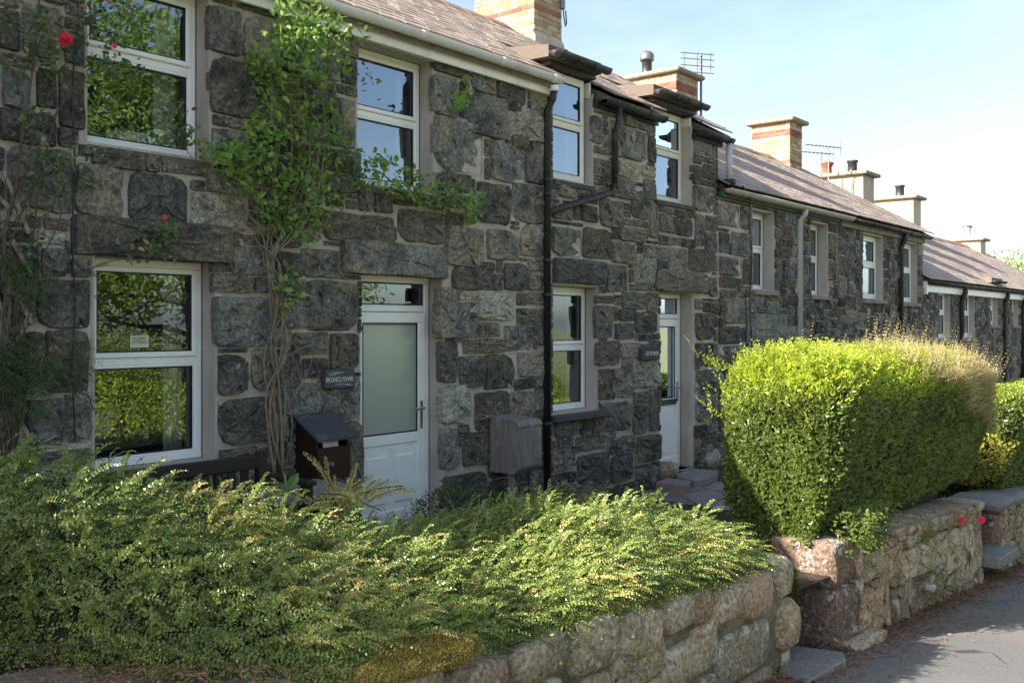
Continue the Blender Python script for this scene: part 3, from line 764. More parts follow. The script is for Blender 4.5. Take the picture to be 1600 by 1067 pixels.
# ---- doors
def door(h,o,y,kind):
    a,b,c,d=o; f=.06; m=MB()
    m.box(a,b,y-.035,y+.035,d-f,d,.006).box(a,a+f,y-.034,y+.034,c,d-f,.006).box(b-f,b,y-.034,y+.034,c,d-f,.006).box(a+f,b-f,y-.034,y+.034,c,c+.035,.005)
    tz=d-.29
    m.box(a+f,b-f,y-.033,y+.033,tz-f*.5,tz+f*.5,.006)
    D=m.build('door',M['upvc'],h)
    MB().add([(a+f,y,tz+f*.5),(b-f,y,tz+f*.5),(b-f,y,d-f),(a+f,y,d-f)],[(0,1,2,3)]).build('fanlight',M['glass'],D)
    gk=MB(); g=.012
    x0,x1,z0,z1=a+f,b-f,tz+f*.5,d-f
    def gas(x0,x1,z0,z1,yy): gk.box(x0,x1,yy-.01,yy,z0,z0+g).box(x0,x1,yy-.01,yy,z1-g,z1).box(x0,x0+g,yy-.0095,yy+.0005,z0+g,z1-g).box(x1-g,x1,yy-.0095,yy+.0005,z0+g,z1-g)
    gas(x0,x1,z0,z1,y-.002)
    x0,x1,z0,z1=a+f+.006,b-f-.006,c+.045,tz-f*.5-.006; s=.095; zm=z0+(.70 if kind=='A' else .78)
    L=MB()
    L.box(x0,x1,y-.05,y+.01,z1-s,z1,.006).box(x0,x1,y-.05,y+.01,z0,z0+s*1.15,.006).box(x0,x0+s,y-.049,y+.009,z0+s*1.15,z1-s,.006).box(x1-s,x1,y-.049,y+.009,z0+s*1.15,z1-s,.006).box(x0+s,x1-s,y-.049,y+.009,zm,zm+s*(1.0 if kind=='A' else .9),.006)
    lf=L.build('leaf',M['upvc'],D)
    P=MB(); px0,px1,pz0,pz1=x0+s,x1-s,z0+s*1.15,zm
    P.box(px0,px1,y-.035,y,pz0,pz1,.004)
    if kind=='A':
        w=(px1-px0)/2
        for k in range(2):
            P.box(px0+w*k+.05,px0+w*(k+1)-.05,y-.047,y-.03,pz0+.07,pz1-.10,.010)
    else:
        P.box(px0+.05,px1-.05,y-.046,y-.03,pz0+.05,pz1-.05,.010)
    P.build('panel',M['upvc'],D)
    gz0=zm+s*(1.0 if kind=='A' else .9); gz1=z1-s
    MB().add([(px0,y-.02,gz0),(px1,y-.02,gz0),(px1,y-.02,gz1),(px0,y-.02,gz1)],[(0,1,2,3)]).build('pane',M['frost' if kind=='A' else 'glass'],D)
    gas(px0,px1,gz0,gz1,y-.035); gk.build('gasket',M['gasket'],D)
    hz=c+1.0; H=MB()
    H.box(x1-.075,x1-.035,y-.058,y-.045,hz-.14,hz+.12,.006).tube([(x1-.055,y-.05,hz+.05),(x1-.055,y-.10,hz+.05),(x1-.08,y-.105,hz+.05),(x1-.19,y-.10,hz+.05)],.010,8)
    H.build('handle',M['chrome'],D)
    if kind=='B':
        MB().box(px0-.01,px1+.01,y-.062,y-.045,zm+.005,zm+.075,.004).build('letterbox',M['black'],D)
        MB().add([(px0,y+.10,gz0),(px1-.12,y+.10,gz0),(px1-.12,y+.10,gz1),(px0,y+.10,gz1)],[(0,1,2,3)])
    MB().box(a-.02,b+.10,y-.20,y+.03,c-.06,c,.01).build('threshold',M['concrete'],D)
    return D
dA=door(hA,A_ops[3],WY,'A'); dB=door(hB,B_ops[1],WY,'B')
# frosted inner pane of the first door, small hanging picture behind it
MB().add([(5.55,WY+.012,.75),(6.32,WY+.012,.75),(6.32,WY+.012,1.02),(5.55,WY+.012,1.02)],[(0,1,2,3)])

# ---- roofs
roof(hA,-9.15,8.03,ZAB,(4.4,8.2))
roof(hB,8.03,11.95,ZAB,(8.0,12.1),skip=((8.02,8.95,-.2,.75),(10.1,11.25,-.2,.75)))
roof(hC,11.953,16.2,3.60,(11.8,16.3))
roof(hD,16.2,21.05,3.60)
roof(hE,21.053,25.6,2.66)
roof(hF,25.6,36.6,2.66)
# the step in height between the second and third roofs: exposed verge wall
MB().prismx([(-.0,3.3),(RY,zroof(3.6,RY)-.2),(RY,zroof(ZAB,RY)-.14),(0,zroof(ZAB,0)-.13)],11.80,11.851).build('verge_wall',M['mortar'],hB)
MB().prismx([(-.0,2.3),(RY,zroof(2.6,RY)-.2),(RY,zroof(3.6,RY)-.14),(0,zroof(3.6,0)-.13)],20.86,20.903).build('verge_wall',M['mortar'],hD)

# ---- fascias, gutters, downpipes
MB().box(-9.1,8.02,-.10,-.075,4.105,4.272,.004).build('fascia',M['upvc_old'],hA)
MB().box(-9.1,8.04,-.075,.0,4.12,4.15).build('soffit',M['upvc_old'],hA)
g=MB(); g.gutter(-9.1,8.06,-.165,4.285,.062)
for x in (4.9,6.0,7.1,7.92): g.gutter(x-.05,x+.05,-.165,4.286,.067)
g.build('gutter',M['upvc_old'],hA,True)
m=MB(); px=7.945
m.tube([(px,-.165,4.19),(px,-.165,4.13)],.044,12).build('outlet',M['upvc'],hA,True)
m=MB(); m.tube([(px,-.16,4.14),(px,-.14,4.05),(px,-.075,3.95),(px,-.07,-.3)],.038,12)
for z in (3.2,3.05,2.36,2.0,.66): m.tube([(px,-.07,z),(px,-.07,z+.05)],.048,12)
m.build('downpipe',M['black'],hA,True)
m=MB()
for z in (3.2,2.2,.7): MB().box(px-.09,px+.09,-.065,0.01,z-.02,z+.02,.004).build('pipe_bracket',M['black'],hA)
# second cottage: black half round gutters, pipe and swan neck
def clips(x0,x1,y,z,r,h,mat,step=.55):
    x=x0
    while x<x1: MB().gutter(x-.014,x+.014,y,z,r+.007,.012).build('gutter_bracket',M[mat],h); x+=step
MB().gutter(8.95,10.22,-.13,4.24,.066).build('gutter',M['rusty'],hB,True); clips(9.1,10.2,-.13,4.24,.066,hB,'rusty',.36)
MB().box(8.87,10.22,-.055,-.0,4.15,4.24,.004).build('fascia',M['black'],hB)
MB().gutter(11.12,12.0,-.13,4.235,.066).build('gutter',M['rusty'],hB,True); clips(11.3,11.95,-.13,4.235,.066,hB,'rusty',.3)
MB().box(11.12,11.9,-.055,0,4.13,4.22,.004).build('fascia',M['rusty'],hB)
m=MB(); x=9.22
m.tube([(x,-.13,4.19),(x,-.12,4.05),(x,-.075,3.9),(x,-.07,3.26)],.036,12).tube([(x+.0,-.07,3.30),(x-.07,-.07,3.22),(8.20,-.085,2.96),(px+.02,-.085,2.88)],.036,12)
m.tube([(x,-.07,3.27),(x,-.07,3.33)],.045,12)
m.build('downpipe',M['rusty'],hB,True)
# dormer heads: thick slab roofs with their own gutters
def dormer(h,x0,x1,zt,mat='lead',gut='rusty',cheek='upvc_old'):
    m=MB(); m.prismx([(-.10,zt+.075),(-.10,zt+.20),(1.05,zt+.34),(1.05,zt+.10)],x0-.20,x1+.06)
    m.build('dormer_roof',M[mat],h)
    m=MB(); m.prismx([(-.05,zt+.02),(-.05,zt+.073),(.9,zt+.073),(.9,zt+.02)],x0-.10,x1+.03); m.build('dormer_soffit',M['darkwood'],h)
    m=MB(); m.prismx([(.03,zt-.18),(.9,zt-.005),(.03,zt-.005)],x0-.05,x0-.006); m.prismx([(.03,zt-.18),(.9,zt-.005),(.03,zt-.005)],x1+.006,x1+.04)
    m.build('cheek',M[cheek],h)
    MB().gutter(x0-.20,x1+.10,-.165,zt+.13,.062).build('gutter',M[gut],h,True); clips(x0-.1,x1+.08,-.165,zt+.13,.062,h,gut,.3)
dormer(hB,8.13,8.84,4.43); dormer(hB,10.215,11.13,4.42)
dormer(hF,26.45,27.3,2.70)
# third cottage: short pipe down from the gutter above, pale gutter, grey pipe, green board
m=MB(); m.tube([(11.93,-.13,4.18),(11.93,-.13,3.66)],.042,12).build('downpipe',M['greypipe'],hC,True)
m=MB(); m.lathe((11.93,-.13,3.56),[(.05,0),(.06,.04),(.09,.06),(.095,.12),(.085,.12)],14).build('hopper',M['black'],hC,True)
MB().box(11.86,16.1,-.085,-.0,3.455,3.535,.004).build('fascia',M['green'],hC)
MB().gutter(11.86,16.5,-.15,3.56,.062).build('gutter',M['palegut'],hC,True)
m=MB(); x=PY(1250,400,-.06)[0]; m.tube([(x,-.15,3.51),(x,-.14,3.44),(x,-.06,3.36),(x,-.06,-.9)],.045,12)
m.build('downpipe',M['greypipe'],hC,True)
MB().box(16.22,20.9,-.07,0,3.40,3.50,.004).build('fascia',M['concrete'],hD)
MB().gutter(16.5,20.98,-.15,3.545,.06).build('gutter',M['rusty'],hD,True); clips(16.8,20.95,-.15,3.545,.065,hD,'black',.7)
m=MB(); x=19.35; m.tube([(x,-.15,3.50),(x,-.14,3.38),(x,-.06,3.22),(x,-.06,-1.4)],.055,12).build('downpipe',M['black'],hD,True)
for h,x0,x1,xs in ((hE,20.92,25.6,(23.65,)),(hF,25.6,36.5,(27.75,29.9))):
    MB().box(x0,x1,-.085,-.0,2.40,2.58,.004).build('fascia',M['upvc'],h)
    MB().gutter(x0,x1,-.15,2.62,.06).build('gutter',M['rusty'],h,True); clips(x0+.3,x1,-.15,2.62,.065,h,'black',.7)
    for x in xs:
        MB().tube([(x,-.15,2.58),(x,-.15,2.46),(x,-.07,2.25),(x,-.07,-2.0)],.055,10).build('downpipe',M['black'],h,True)
MB().box(20.91,20.99,-.10,.25,2.35,2.62,.004).build('verge_board',M['upvc'],hE)

# ---- chimneys
brick_chimney(hB,10.80,11.42,2.35,3.50,5.45,7.15,red=(2,3,11,))
m=MB(); z=zroof(ZAB,2.35); m.prismx([(2.30,z-.1),(2.30,z+.10),(2.36,z+.20),(2.36,z-.1)],10.76,11.46)
m.add([(10.80,2.3,5.55),(10.72,2.3,5.55),(10.72,3.3,5.9),(10.80,3.3,5.9),(10.80,2.34,5.85),(10.80,2.9,6.22),(10.80,3.3,6.05)],[(0,1,2,3,6,5,4),(0,4,1),(1,4,5),(1,5,2),(2,5,6),(2,6,3)])
m.build('flashing',M['chimrender'],hB)
MB().box(10.72,11.50,2.27,3.58,7.15,7.24,.015).build('chimney_cap',M['concrete'],hB)
brick_chimney(hC,14.75,15.55,2.30,3.40,4.8,6.13,red=(2,3,12,13))
def cap(h,x0,x1,y0,y1,z,o=.09,t=.08): return MB().box(x0-o,x1+o,y0-o,y1+o,z,z+t,.02).build('chimney_cap',M['concrete'],h)
cap(hC,14.75,15.55,2.30,3.40,6.13)
MB().box(14.69,15.61,2.24,3.46,5.22,5.32,.02).build('chimney_band',M['concrete'],hC)
m=MB(); m.lathe((15.0,3.05,6.21),[(.11,0),(.09,.06),(.09,.32),(.10,.32)],14); p=m.build('chimney_pot',M['pot_black'],hC,True)
m=MB(); m.lathe((15.0,3.05,6.50),[(.125,.0),(.13,.02),(.13,.08),(.12,.12),(.08,.16),(.02,.18)],16); m.build('cowl',M['metal'],p,True)
MB().lathe((15.35,2.6,6.23),[(.10,0),(.09,.05),(.09,.10),(.06,.10)],12).build('chimney_pot',M['upvc_old'],hC,True)
brick_chimney(hD,19.85,20.50,2.43,3.30,4.7,6.12,red=(2,3,11))
cap(hD,19.85,20.50,2.43,3.30,6.12,.12,.09)
m=MB(); z=4.95
m.add([(19.85,2.40,4.7),(19.78,2.40,4.7),(19.78,3.2,5.1),(19.85,3.2,5.1),(19.85,2.44,5.05),(19.85,2.8,5.36),(19.85,3.2,5.28)],[(0,1,2,3,6,5,4),(0,4,1),(1,4,5),(1,5,2),(2,5,6),(2,6,3)])
m.box(19.82,20.53,2.395,2.428,4.5,5.05); m.build('flashing',M['chimrender'],hD)
MB().lathe((20.1,3.05,6.21),[(.10,0),(.10,.06),(.05,.07)],10).build('chimney_pot',M['upvc_old'],hD,True)
MB().box(20.2,20.28,2.6,2.68,6.21,6.33,.01).build('vent_stub',M['upvc'],hD)
def plain_chimney(h,x0,x1,y0,y1,z0,z1,pots):
    MB().box(x0,x1,y0,y1,z0-.8,z1,.012).build('chimney',M['chimrender'],h); cap(h,x0,x1,y0,y1,z1,.13,.09)
    for (x,y,ht,mt,rim) in pots:
        m=MB(); m.lathe((x,y,z1+.09),[(.15,0),(.12,.05),(.115,ht-.06),(.14,ht-.05),(.14,ht),(.11,ht)],14); p=m.build('chimney_pot',M[mt],h,True)
        if rim: m=MB(); m.lathe((x,y,z1+.09+ht),[(.17,.0),(.17,.04),(.12,.07),(.03,.09)],14).build('cowl',M[rim],p,True)
plain_chimney(hE,23.95,24.75,2.30,3.60,4.1,5.45,((24.3,3.35,.30,'pot_red','pot_red'),(24.45,2.75,.36,'pot_black',None)))
plain_chimney(hF,28.1,28.8,2.35,3.55,4.0,5.28,((28.5,2.85,.36,'pot_black',None),))
plain_chimney(hF,35.6,36.3,2.4,3.5,4.0,4.6,((35.9,2.9,.4,'upvc_old','metal'),))
# alarm box with cable on the first chimney
t=thing('junction_box','grey box with a hanging cable loop fixed to the side of the nearest brick chimney','junction box',(11.45,2.4,6.5))
MB().box(11.425,11.52,2.32,2.5,6.40,6.56,.01).build('casing',M['metal'],t)
MB().tube([(11.48,2.34,6.40),(11.5,2.33,6.25),(11.53,2.33,6.15),(11.57,2.34,6.2),(11.56,2.35,6.40)],.010,6).build('cable',M['black'],t)
MB().tube([(11.44,2.36,5.95),(11.5,2.3,5.7),(11.62,2.15,5.35)],.010,6).build('cable',M['black'],t)

# aerials
def aerial(name,label,base,top,boom,n,el,up=False):
    t=thing(name,label,'aerial',base,'television aerials on the chimneys')
    MB().tube([base,top],.018,8).build('mast',M['metal'],t)
    b=Vector(boom); c=Vector(top)-Vector((0,0,.05)); d=b.normalized(); s=d.cross(Vector((0,0,1))).normalized()
    if up: s=Vector((0,0,1))
    MB().tube([c-b*.35,c+b*.65],.012,6).build('boom',M['metal'],t)
    m=MB()
    for i in range(n):
        p=c+b*(-.3+.93*i/(n-1)); e=el*(1-.35*i/n)
        m.tube([p-s*e,p+s*e],.007,5)
    m.build('element',M['metal'],t); 
    if not up:
        MB().tube([c-b*.35-Vector((0,0,.18)),c-b*.35+Vector((0,0,.18))],.009,5).build('reflector',M['metal'],t)
    return t
t=thing('aerial','comb shaped grey aerial strapped to the side of the second brick chimney','aerial',(15.62,2.36,5.4),'television aerials on the chimneys')
MB().tube([(15.64,2.3,5.1),(15.64,2.3,6.62)],.022,8).build('mast',M['metal'],t)
m=MB()
for z in (5.28,5.62): MB().box(15.5,15.68,2.22,2.32,z,z+.03).build('bracket',M['metal'],t)
m=MB()
for z in (6.28,6.40,6.52,6.62): m.tube([(15.35,2.55,z+.02),(15.75,2.1,z-.02)],.010,5)
for k in range(3): m.tube([(15.38+.16*k,2.50-.18*k,6.30),(15.38+.16*k,2.50-.18*k,6.64)],.009,5)
m.build('grid',M['metal'],t)
aerial('aerial','lower thin aerial with a short boom between the brick and rendered chimneys',(22.9,2.95,4.2),(22.9,2.95,5.95),(-.9,.5,.0),9,.13)
aerial('aerial','taller thin aerial beside the red chimney pot, pointing over the lower one',(23.5,3.0,4.2),(23.5,3.0,6.2),(-1.0,.5,.0),10,.14)
# ------------------------------------------------------------------ signs and boxes on the walls
def text(s,size,name,mat,parent,x,y,z,font_w=1.0,ext=.0015,shear=0.0,space=1.0):
    cu=bpy.data.curves.new('text','FONT'); cu.body=s; cu.size=size; cu.extrude=ext; cu.align_x='CENTER'; cu.align_y='CENTER'; cu.resolution_u=2; cu.shear=shear; cu.space_character=space
    o=bpy.data.objects.new('tmp',cu); COL.objects.link(o)
    dg=bpy.context.evaluated_depsgraph_get(); me=bpy.data.meshes.new_from_object(o.evaluated_get(dg)); bpy.data.objects.remove(o)
    for v in me.vertices:
        vx,vy,vz=v.co; v.co=(x+vx*font_w,y-vz,z+vy)
    me.materials.clear(); me.materials.append(M[mat]); return link(name,me,parent)
a,b,c,d=rect(507,577,553,606,-.07)
t=thing('name_plaque','black slate name plaque reading BRONCLYDWR beside the near door','sign',((a+b)/2,-.06,c))
MB().box(a,b,-.085,-.02,c,d,.006).build('slate',M['slatedark'],t)
text('BRONCLYDWR',.056,'lettering',"letter",t,(a+b)/2-.01,-.0865,(c+d)/2-.008,.72,space=1.05)
m=MB()
for z,x0,x1 in ((d-.032,a+.03,a+.15),(d-.045,a+.03,a+.10),(d-.026,a+.08,a+.19),(c+.030,a+.10,b-.06),(c+.020,b-.10,b-.03)): m.box(x0,x1,-.0862,-.084,z,z+.003)
m.build('flourish',M['letter'],t)
a,b,c,d=rect(1000,543,1029,562,-.05)
t=thing('name_plaque','black slate name plaque reading GER YR AFON beside the far door','sign',((a+b)/2,-.05,c))
MB().box(a,b,-.075,-.02,c,d,.005).build('slate',M['slatedark'],t)
text('GER YR AFON',.075,'lettering','letter',t,(a+b)/2+.02,-.0765,(c+d)/2,.62)
# card in the lower window
yy=WY-.034
a,b,c,d=rect(203,524,232,543,yy)
t=thing('window_card','small cream card reading HOLIDAY LETTINGS inside the lower left window','card',((a+b)/2,yy,c))
MB().box(a,b,yy-.0035,yy-.0005,c,d).build('card',M['card'],t)
text('HOLIDAY',.030,'lettering','gasket',t,(a+b)/2,yy-.004,d-.022,.80,.0002); text('LETTINGS',.034,'lettering','gasket',t,(a+b)/2,yy-.004,(c+d)/2-.006,.78,.0002)
# post box with slate lid
t=thing('post_box','maroon wooden post box with sloping slate lid and a letter showing','post box',(5.0,-.15,.6))
x0=PY(497,715,-.30)[0]; x1=PY(548,715,-.30)[0]; z0=PY(520,748,-.30)[2]; z1=PY(520,684,-.30)[2]
m=MB(); m.box(x0,x1,-.30,-.28,z0,z1-.07,.003).prismx([(-.279,z0),(-.279,z1+.02),(0,z1+.165),(0,z0)],x0,x0+.02).prismx([(-.279,z0),(-.279,z1+.02),(0,z1+.165),(0,z0)],x1-.02,x1).box(x0+.02,x1-.02,-.279,0,z0,z0+.02)
m.box(x0+.02,x1-.02,-.012,.0,z0+.02,z1+.1)
m.build('case',M['maroon'],t)
m=MB(); m.prismx([(-.36,z1-.015),(.03,z1+.20),(.03,z1+.218),(-.36,z1+.003)],x0-.045,x1+.04); m.build('lid',M['slatedark'],t)
MB().tube([(x0+.12,-.302,z0+.12),(x0+.12,-.33,z0+.12)],.018,10).build('knob',M['metal'],t)
xm=x0+.07
tag(MB().add([(xm,-.283,z1-.10),(xm+.15,-.283,z1-.095),(xm+.155,-.262,z1-.012),(xm+.005,-.262,z1-.015),(xm,-.280,z1-.10),(xm+.15,-.280,z1-.095),(xm+.155,-.259,z1-.012),(xm+.005,-.259,z1-.015)],[(0,1,2,3),(7,6,5,4),(0,4,5,1),(1,5,6,2),(2,6,7,3),(3,7,4,0)]).build('letter',M['paper']),'white letter poking from under the slate lid of the post box','letter')
# weathered meter box on its stake
t=thing('meter_box','weathered grey wooden meter box on a stake beside the black downpipe','meter box',(7.3,-.3,.0))
xb=7.52; y0_=-.42
X0=PX(0,0,7)[0]
xl=PY(808,700,-.40)[0]; xr=PY(845,700,-.40)[0]; zt=PY(826,662,-.40)[2]; zb=PY(826,735,-.40)[2]
prof=[(-.06,zb-.02),(-.06,zt+.05),(-.375,zt+.015),(-.41,zt-.02),(-.41,zb+.03),(-.36,zb-.02)]
m=MB(); m.prismx(prof,xl,xr); m.build('case',M['greywood'],t)
m=MB(); m.box(xl+.035,xr-.035,-.423,-.405,zb+.045,zt-.055,.004).build('door',M['greywood'],t)
m=MB(); m.prismx([(-.05,zt+.053),(-.38,zt+.018),(-.42,zt-.022),(-.42,zt-.010),(-.38,zt+.032),(-.05,zt+.067)],xl-.006,xr+.006).build('lid',M['greywood'],t)
m=MB(); m.box(xl+.03,xl+.10,-.30,-.26,zgard(7.3)-.1,zb-.02,.005).build('leg',M['greywood'],t)
m=MB(); m.tube([(xr-.10,-.33,zb),(xr-.10,-.33,zgard(7.3)-.1)],.012,6).build('cable_duct',M['darkwood'],t)
# bench
t=thing('garden_bench','dark stained slatted bench under the lower left window','bench',(3.4,-.5,0))
bx0,bx1=2.45,4.21; by=-.36; bz=.79
MB().box(bx0,bx1,by-.025,by+.025,bz-.10,bz,.008).build('top_rail',M['darkwood'],t)
MB().box(bx0+.06,bx1-.06,by-.02,by+.02,.42,.47,.005).build('lower_rail',M['darkwood'],t)
sl_=None; x=bx0+.12
while x<bx1-.1:
    if sl_ is None: sl_=MB().box(-.03,.03,-.012,.012,.47,bz-.10,.003).build('slat',M['darkwood'],t); sl_.location=(x,by,0)
    else: dup(sl_,t,(x,by,0))
    x+=.105
for x in (bx0+.03,bx1-.03):
    MB().box(x-.035,x+.035,by-.036,by+.036,0,bz+.02,.006).build('leg',M['darkwood'],t)
    MB().box(x-.033,x+.033,by-.55,by-.48,0,.62,.006).build('leg',M['darkwood'],t)
    MB().box(x-.04,x+.04,by-.58,by-.04,.62,.655,.006).build('arm',M['darkwood'],t)
for k in range(4): MB().box(bx0+.04,bx1-.04,by-.53+k*.12,by-.43+k*.12,.40,.43,.004).build('seat_slat',M['darkwood'],t)
# slate bench slab
t=thing('slate_table','low dark slate slab on two blocks beside the post box','table',(4.3,-.55,0))
m=MB(); m.prism([(3.95,.50),(4.72,.50),(4.72,.54),(3.95,.54)],-.85,-.30); m.build('top',M['flag'],t)
for x in (4.1,4.58): MB().box(x-.1,x+.1,-.75,-.38,-.1,.50,.01).build('block',M['slatedark'],t)
# cables
m=MB(); pts=[(PY(115+2*math.sin(y*.03)+(6 if y<60 else 0),y,-.065)) for y in range(-60,705,25)]
tag(MB().tube(pts,.006,6).build('cable',M['black']),'thin black cable hanging down the wall left of the windows','cable')
m=MB(); pts=[PY(1173+2*math.sin(y*.05),y,-.06) for y in range(310,560,20)]
tag(MB().tube([(12.2,-.2,3.62),(12.6,-.16,3.44)]+pts,.010,6).build('cable',M['black']),'black cable dropping beside the first window past the green fascia','cable')
tag(MB().tube([PY(1166+1*math.sin(y*.09),y,-.05) for y in range(450,560,20)],.008,6).build('cable',M['rusty']),'short dark cable on the wall beside the lower far window','cable')

# ------------------------------------------------------------------ ground pieces by the far door
def slab(name,label,cat,poly,z,th,mat,group=None,seed=0):
    r=random.Random(seed); n=len(poly); V=[(x,y,z+r.uniform(-.008,.008)) for x,y in poly]+[(x+r.uniform(-.01,.01),y,z-th) for x,y in poly]
    cx=sum(p[0] for p in poly)/n; cy=sum(p[1] for p in poly)/n
    F=[tuple(range(n)),tuple(range(2*n-1,n-1,-1))]+[(i,i+n,(i+1)%n+n,(i+1)%n) for i in range(n)]
    me=pymesh(name,V,F,M[mat]); bm=bmesh.new(); bm.from_mesh(me); bmesh.ops.recalc_face_normals(bm,faces=bm.faces); bmesh.ops.bevel(bm,geom=[e for e in bm.edges],offset=.012,segments=1,affect='EDGES'); bm.to_mesh(me); bm.free()
    return tag(link(name,me),label,cat,group)
def zpoly(l,z): return [PZ(px,py,z)[:2] for px,py in l]
slab('doorstep','flat slate slab in front of the far door','step',zpoly([(1052,742),(1075,731),(1122,735),(1110,745),(1085,750)],-.16),-.16,.10,'flag',seed=1)
slab('kerb_block','squared reddish grey block edging the slate path','block',zpoly([(1024,753),(1042,747),(1080,750),(1072,757)],-.13),-.13,.16,'block',seed=2)
slab('kerb_block','single squared grey block against the foot of the wall','block',zpoly([(884,745),(905,742),(930,744),(912,750)],-.02),-.02,.16,'block',seed=3)
r=random.Random(5)
pv=[[(1005,778),(1060,772),(1090,790),(1040,800)],[(1062,772),(1110,765),(1140,775),(1092,789)],[(1000,768),(1045,762),(1060,771),(1004,777)],[(1047,762),(1085,757),(1108,764),(1062,771)],[(1112,764),(1150,758),(1180,768),(1143,774)],[(1094,791),(1142,777),(1185,785),(1150,805)],[(1044,801),(1092,792),(1146,806),(1090,825)],[(1086,757),(1120,752),(1148,757),(1112,763)]]
for k,q in enumerate(pv):
    o=slab('paving_slab','irregular slate paving slab on the path to the far door','paving',zpoly(q,-.26),-.26+r.uniform(-.012,.012),.06,'flag','paving slabs of the path to the far door',seed=10+k)
slab('slate_offcut','broken grey slate leaning on the wall beside the far door','slate',zpoly([(1004,727),(1030,719),(1034,724),(1010,733)],-.05),-.02,.05,'flag',seed=30)
def boulder(name,c,s,mat,seed,p=.75,label=None,cat=None,parent=None,sub=2,rot=0.0,nz=.12,squ=None):
    bm=bmesh.new(); bmesh.ops.create_icosphere(bm,subdivisions=sub,radius=1)
    r=random.Random(seed); f=smooth_noise(seed)
    P=np.array([v.co[:] for v in bm.verts]); k=f(P,1.6)
    q=np.sign(P)*np.abs(P)**p; q=q*(1+nz*k[:,None])
    cr,sr=math.cos(rot),math.sin(rot)
    for v,a in zip(bm.verts,q):
        x,y,z=a[0]*s[0],a[1]*s[1],a[2]*s[2]; v.co=(c[0]+x*cr-z*sr,c[1]+y,c[2]+x*sr+z*cr)
    me=bpy.data.meshes.new(name); bm.to_mesh(me); bm.free(); me.materials.append(mat)
    me.polygons.foreach_set('use_smooth',[True]*len(me.polygons))
    o=link(name,me,parent)
    if label: tag(o,label,cat)
    return o
boulder('stone',PZ(1040,735,-.10),(.20,.14,.12),M['wallstone'],3,label='rounded brown stone lying at the far door step',cat='stone')
boulder('stone',PZ(1100,715,-.08),(.3,.18,.16),M['rock_warm'],9,label='mossy dark boulder at the wall right of the far door',cat='stone')

# ------------------------------------------------------------------ the garden walls along the road
YF=-3.42
def ztop(x): return .60-.086*x          # top of the near wall
t=thing('garden_wall','low rounded stone wall with mossy end in front of the spreading shrub','wall',(3.5,-3.2,-.6))
V=[];F=[]; xs=[-1.2,0,1,2,3,4,5,6,6.3]
for x in xs: V+=[(x,YF+.015,zroad(x)-.1),(x,YF+.015,ztop(x)-.10),(x,YF+.12,ztop(x)-.02),(x,YF+.85,ztop(x)+.0),(x,YF+1.0,ztop(x)-.6)]
for i in range(len(xs)-1):
    for j in range(4): F.append((i*5+j,i*5+5+j,i*5+6+j,i*5+1+j))
F+=[tuple(range(4,-1,-1)),tuple(range(len(V)-5,len(V)))]
me=pymesh('core',V,F,M['walltop']); link('core',me,t)
cop=[(596,1046,690,1100),(690,1035,795,1090),(795,1000,885,1062),(888,966,966,1050),(963,952,1032,1027),(1030,932,1082,985),(1078,920,1108,970),(1107,914,1166,968),(1160,888,1206,965)]
sec=[(955,1005,1040,1070),(1037,997,1122,1062),(1120,980,1203,1060),(880,1062,955,1110),(910,1052,945,1072),(790,1068,880,1130),(1080,968,1125,995),(600,1110,700,1180),(700,1105,790,1180),(1045,1065,1120,1110),(1120,1062,1210,1110),(960,1072,1042,1120)]
for k,q in enumerate(cop+sec):
    a,b,c,d=rect(*q,YF)
    dep=.11 if k<len(cop) else .07
    boulder('stone',((a+b)/2,YF+.04,(c+d)/2),((b-a)*.512,dep*.65+.02,(d-c)*.52),M['wallstone'],50+k,(.50 if k<len(cop) else .42),parent=t,sub=2,nz=.10,rot=random.Random(k).uniform(-.08,.08))
x=-1.0; k=0
while x<2.0:
    w=random.Random(900+k).uniform(.3,.5)
    boulder('stone',(x+w/2,YF+.20,ztop(x)-.16),(w*.53,.24,.13),M['wallstone'],120+k,.62,parent=t); x+=w; k+=1
x=2.0; k=0
while x<6.2:        # the flat stones along the top behind the face
    w=random.Random(930+k).uniform(.3,.5)
    boulder('stone',(x+w/2,YF+.36,ztop(x+w/2)-.12),(w*.53,.24,.13),M['wallstone'],150+k,.62,parent=t); x+=w; k+=1
for k,(yy,zz,s) in enumerate(((-3.28,-.02,.20),(-3.0,-.03,.22),(-3.30,-.33,.24),(-2.98,-.36,.25),(-3.2,-.60,.26),(-2.75,-.30,.26))):
    boulder('stone',(6.26,yy,zz),(.16,s*.85,s*.78),M['wallstone'],190+k,.66,parent=t)
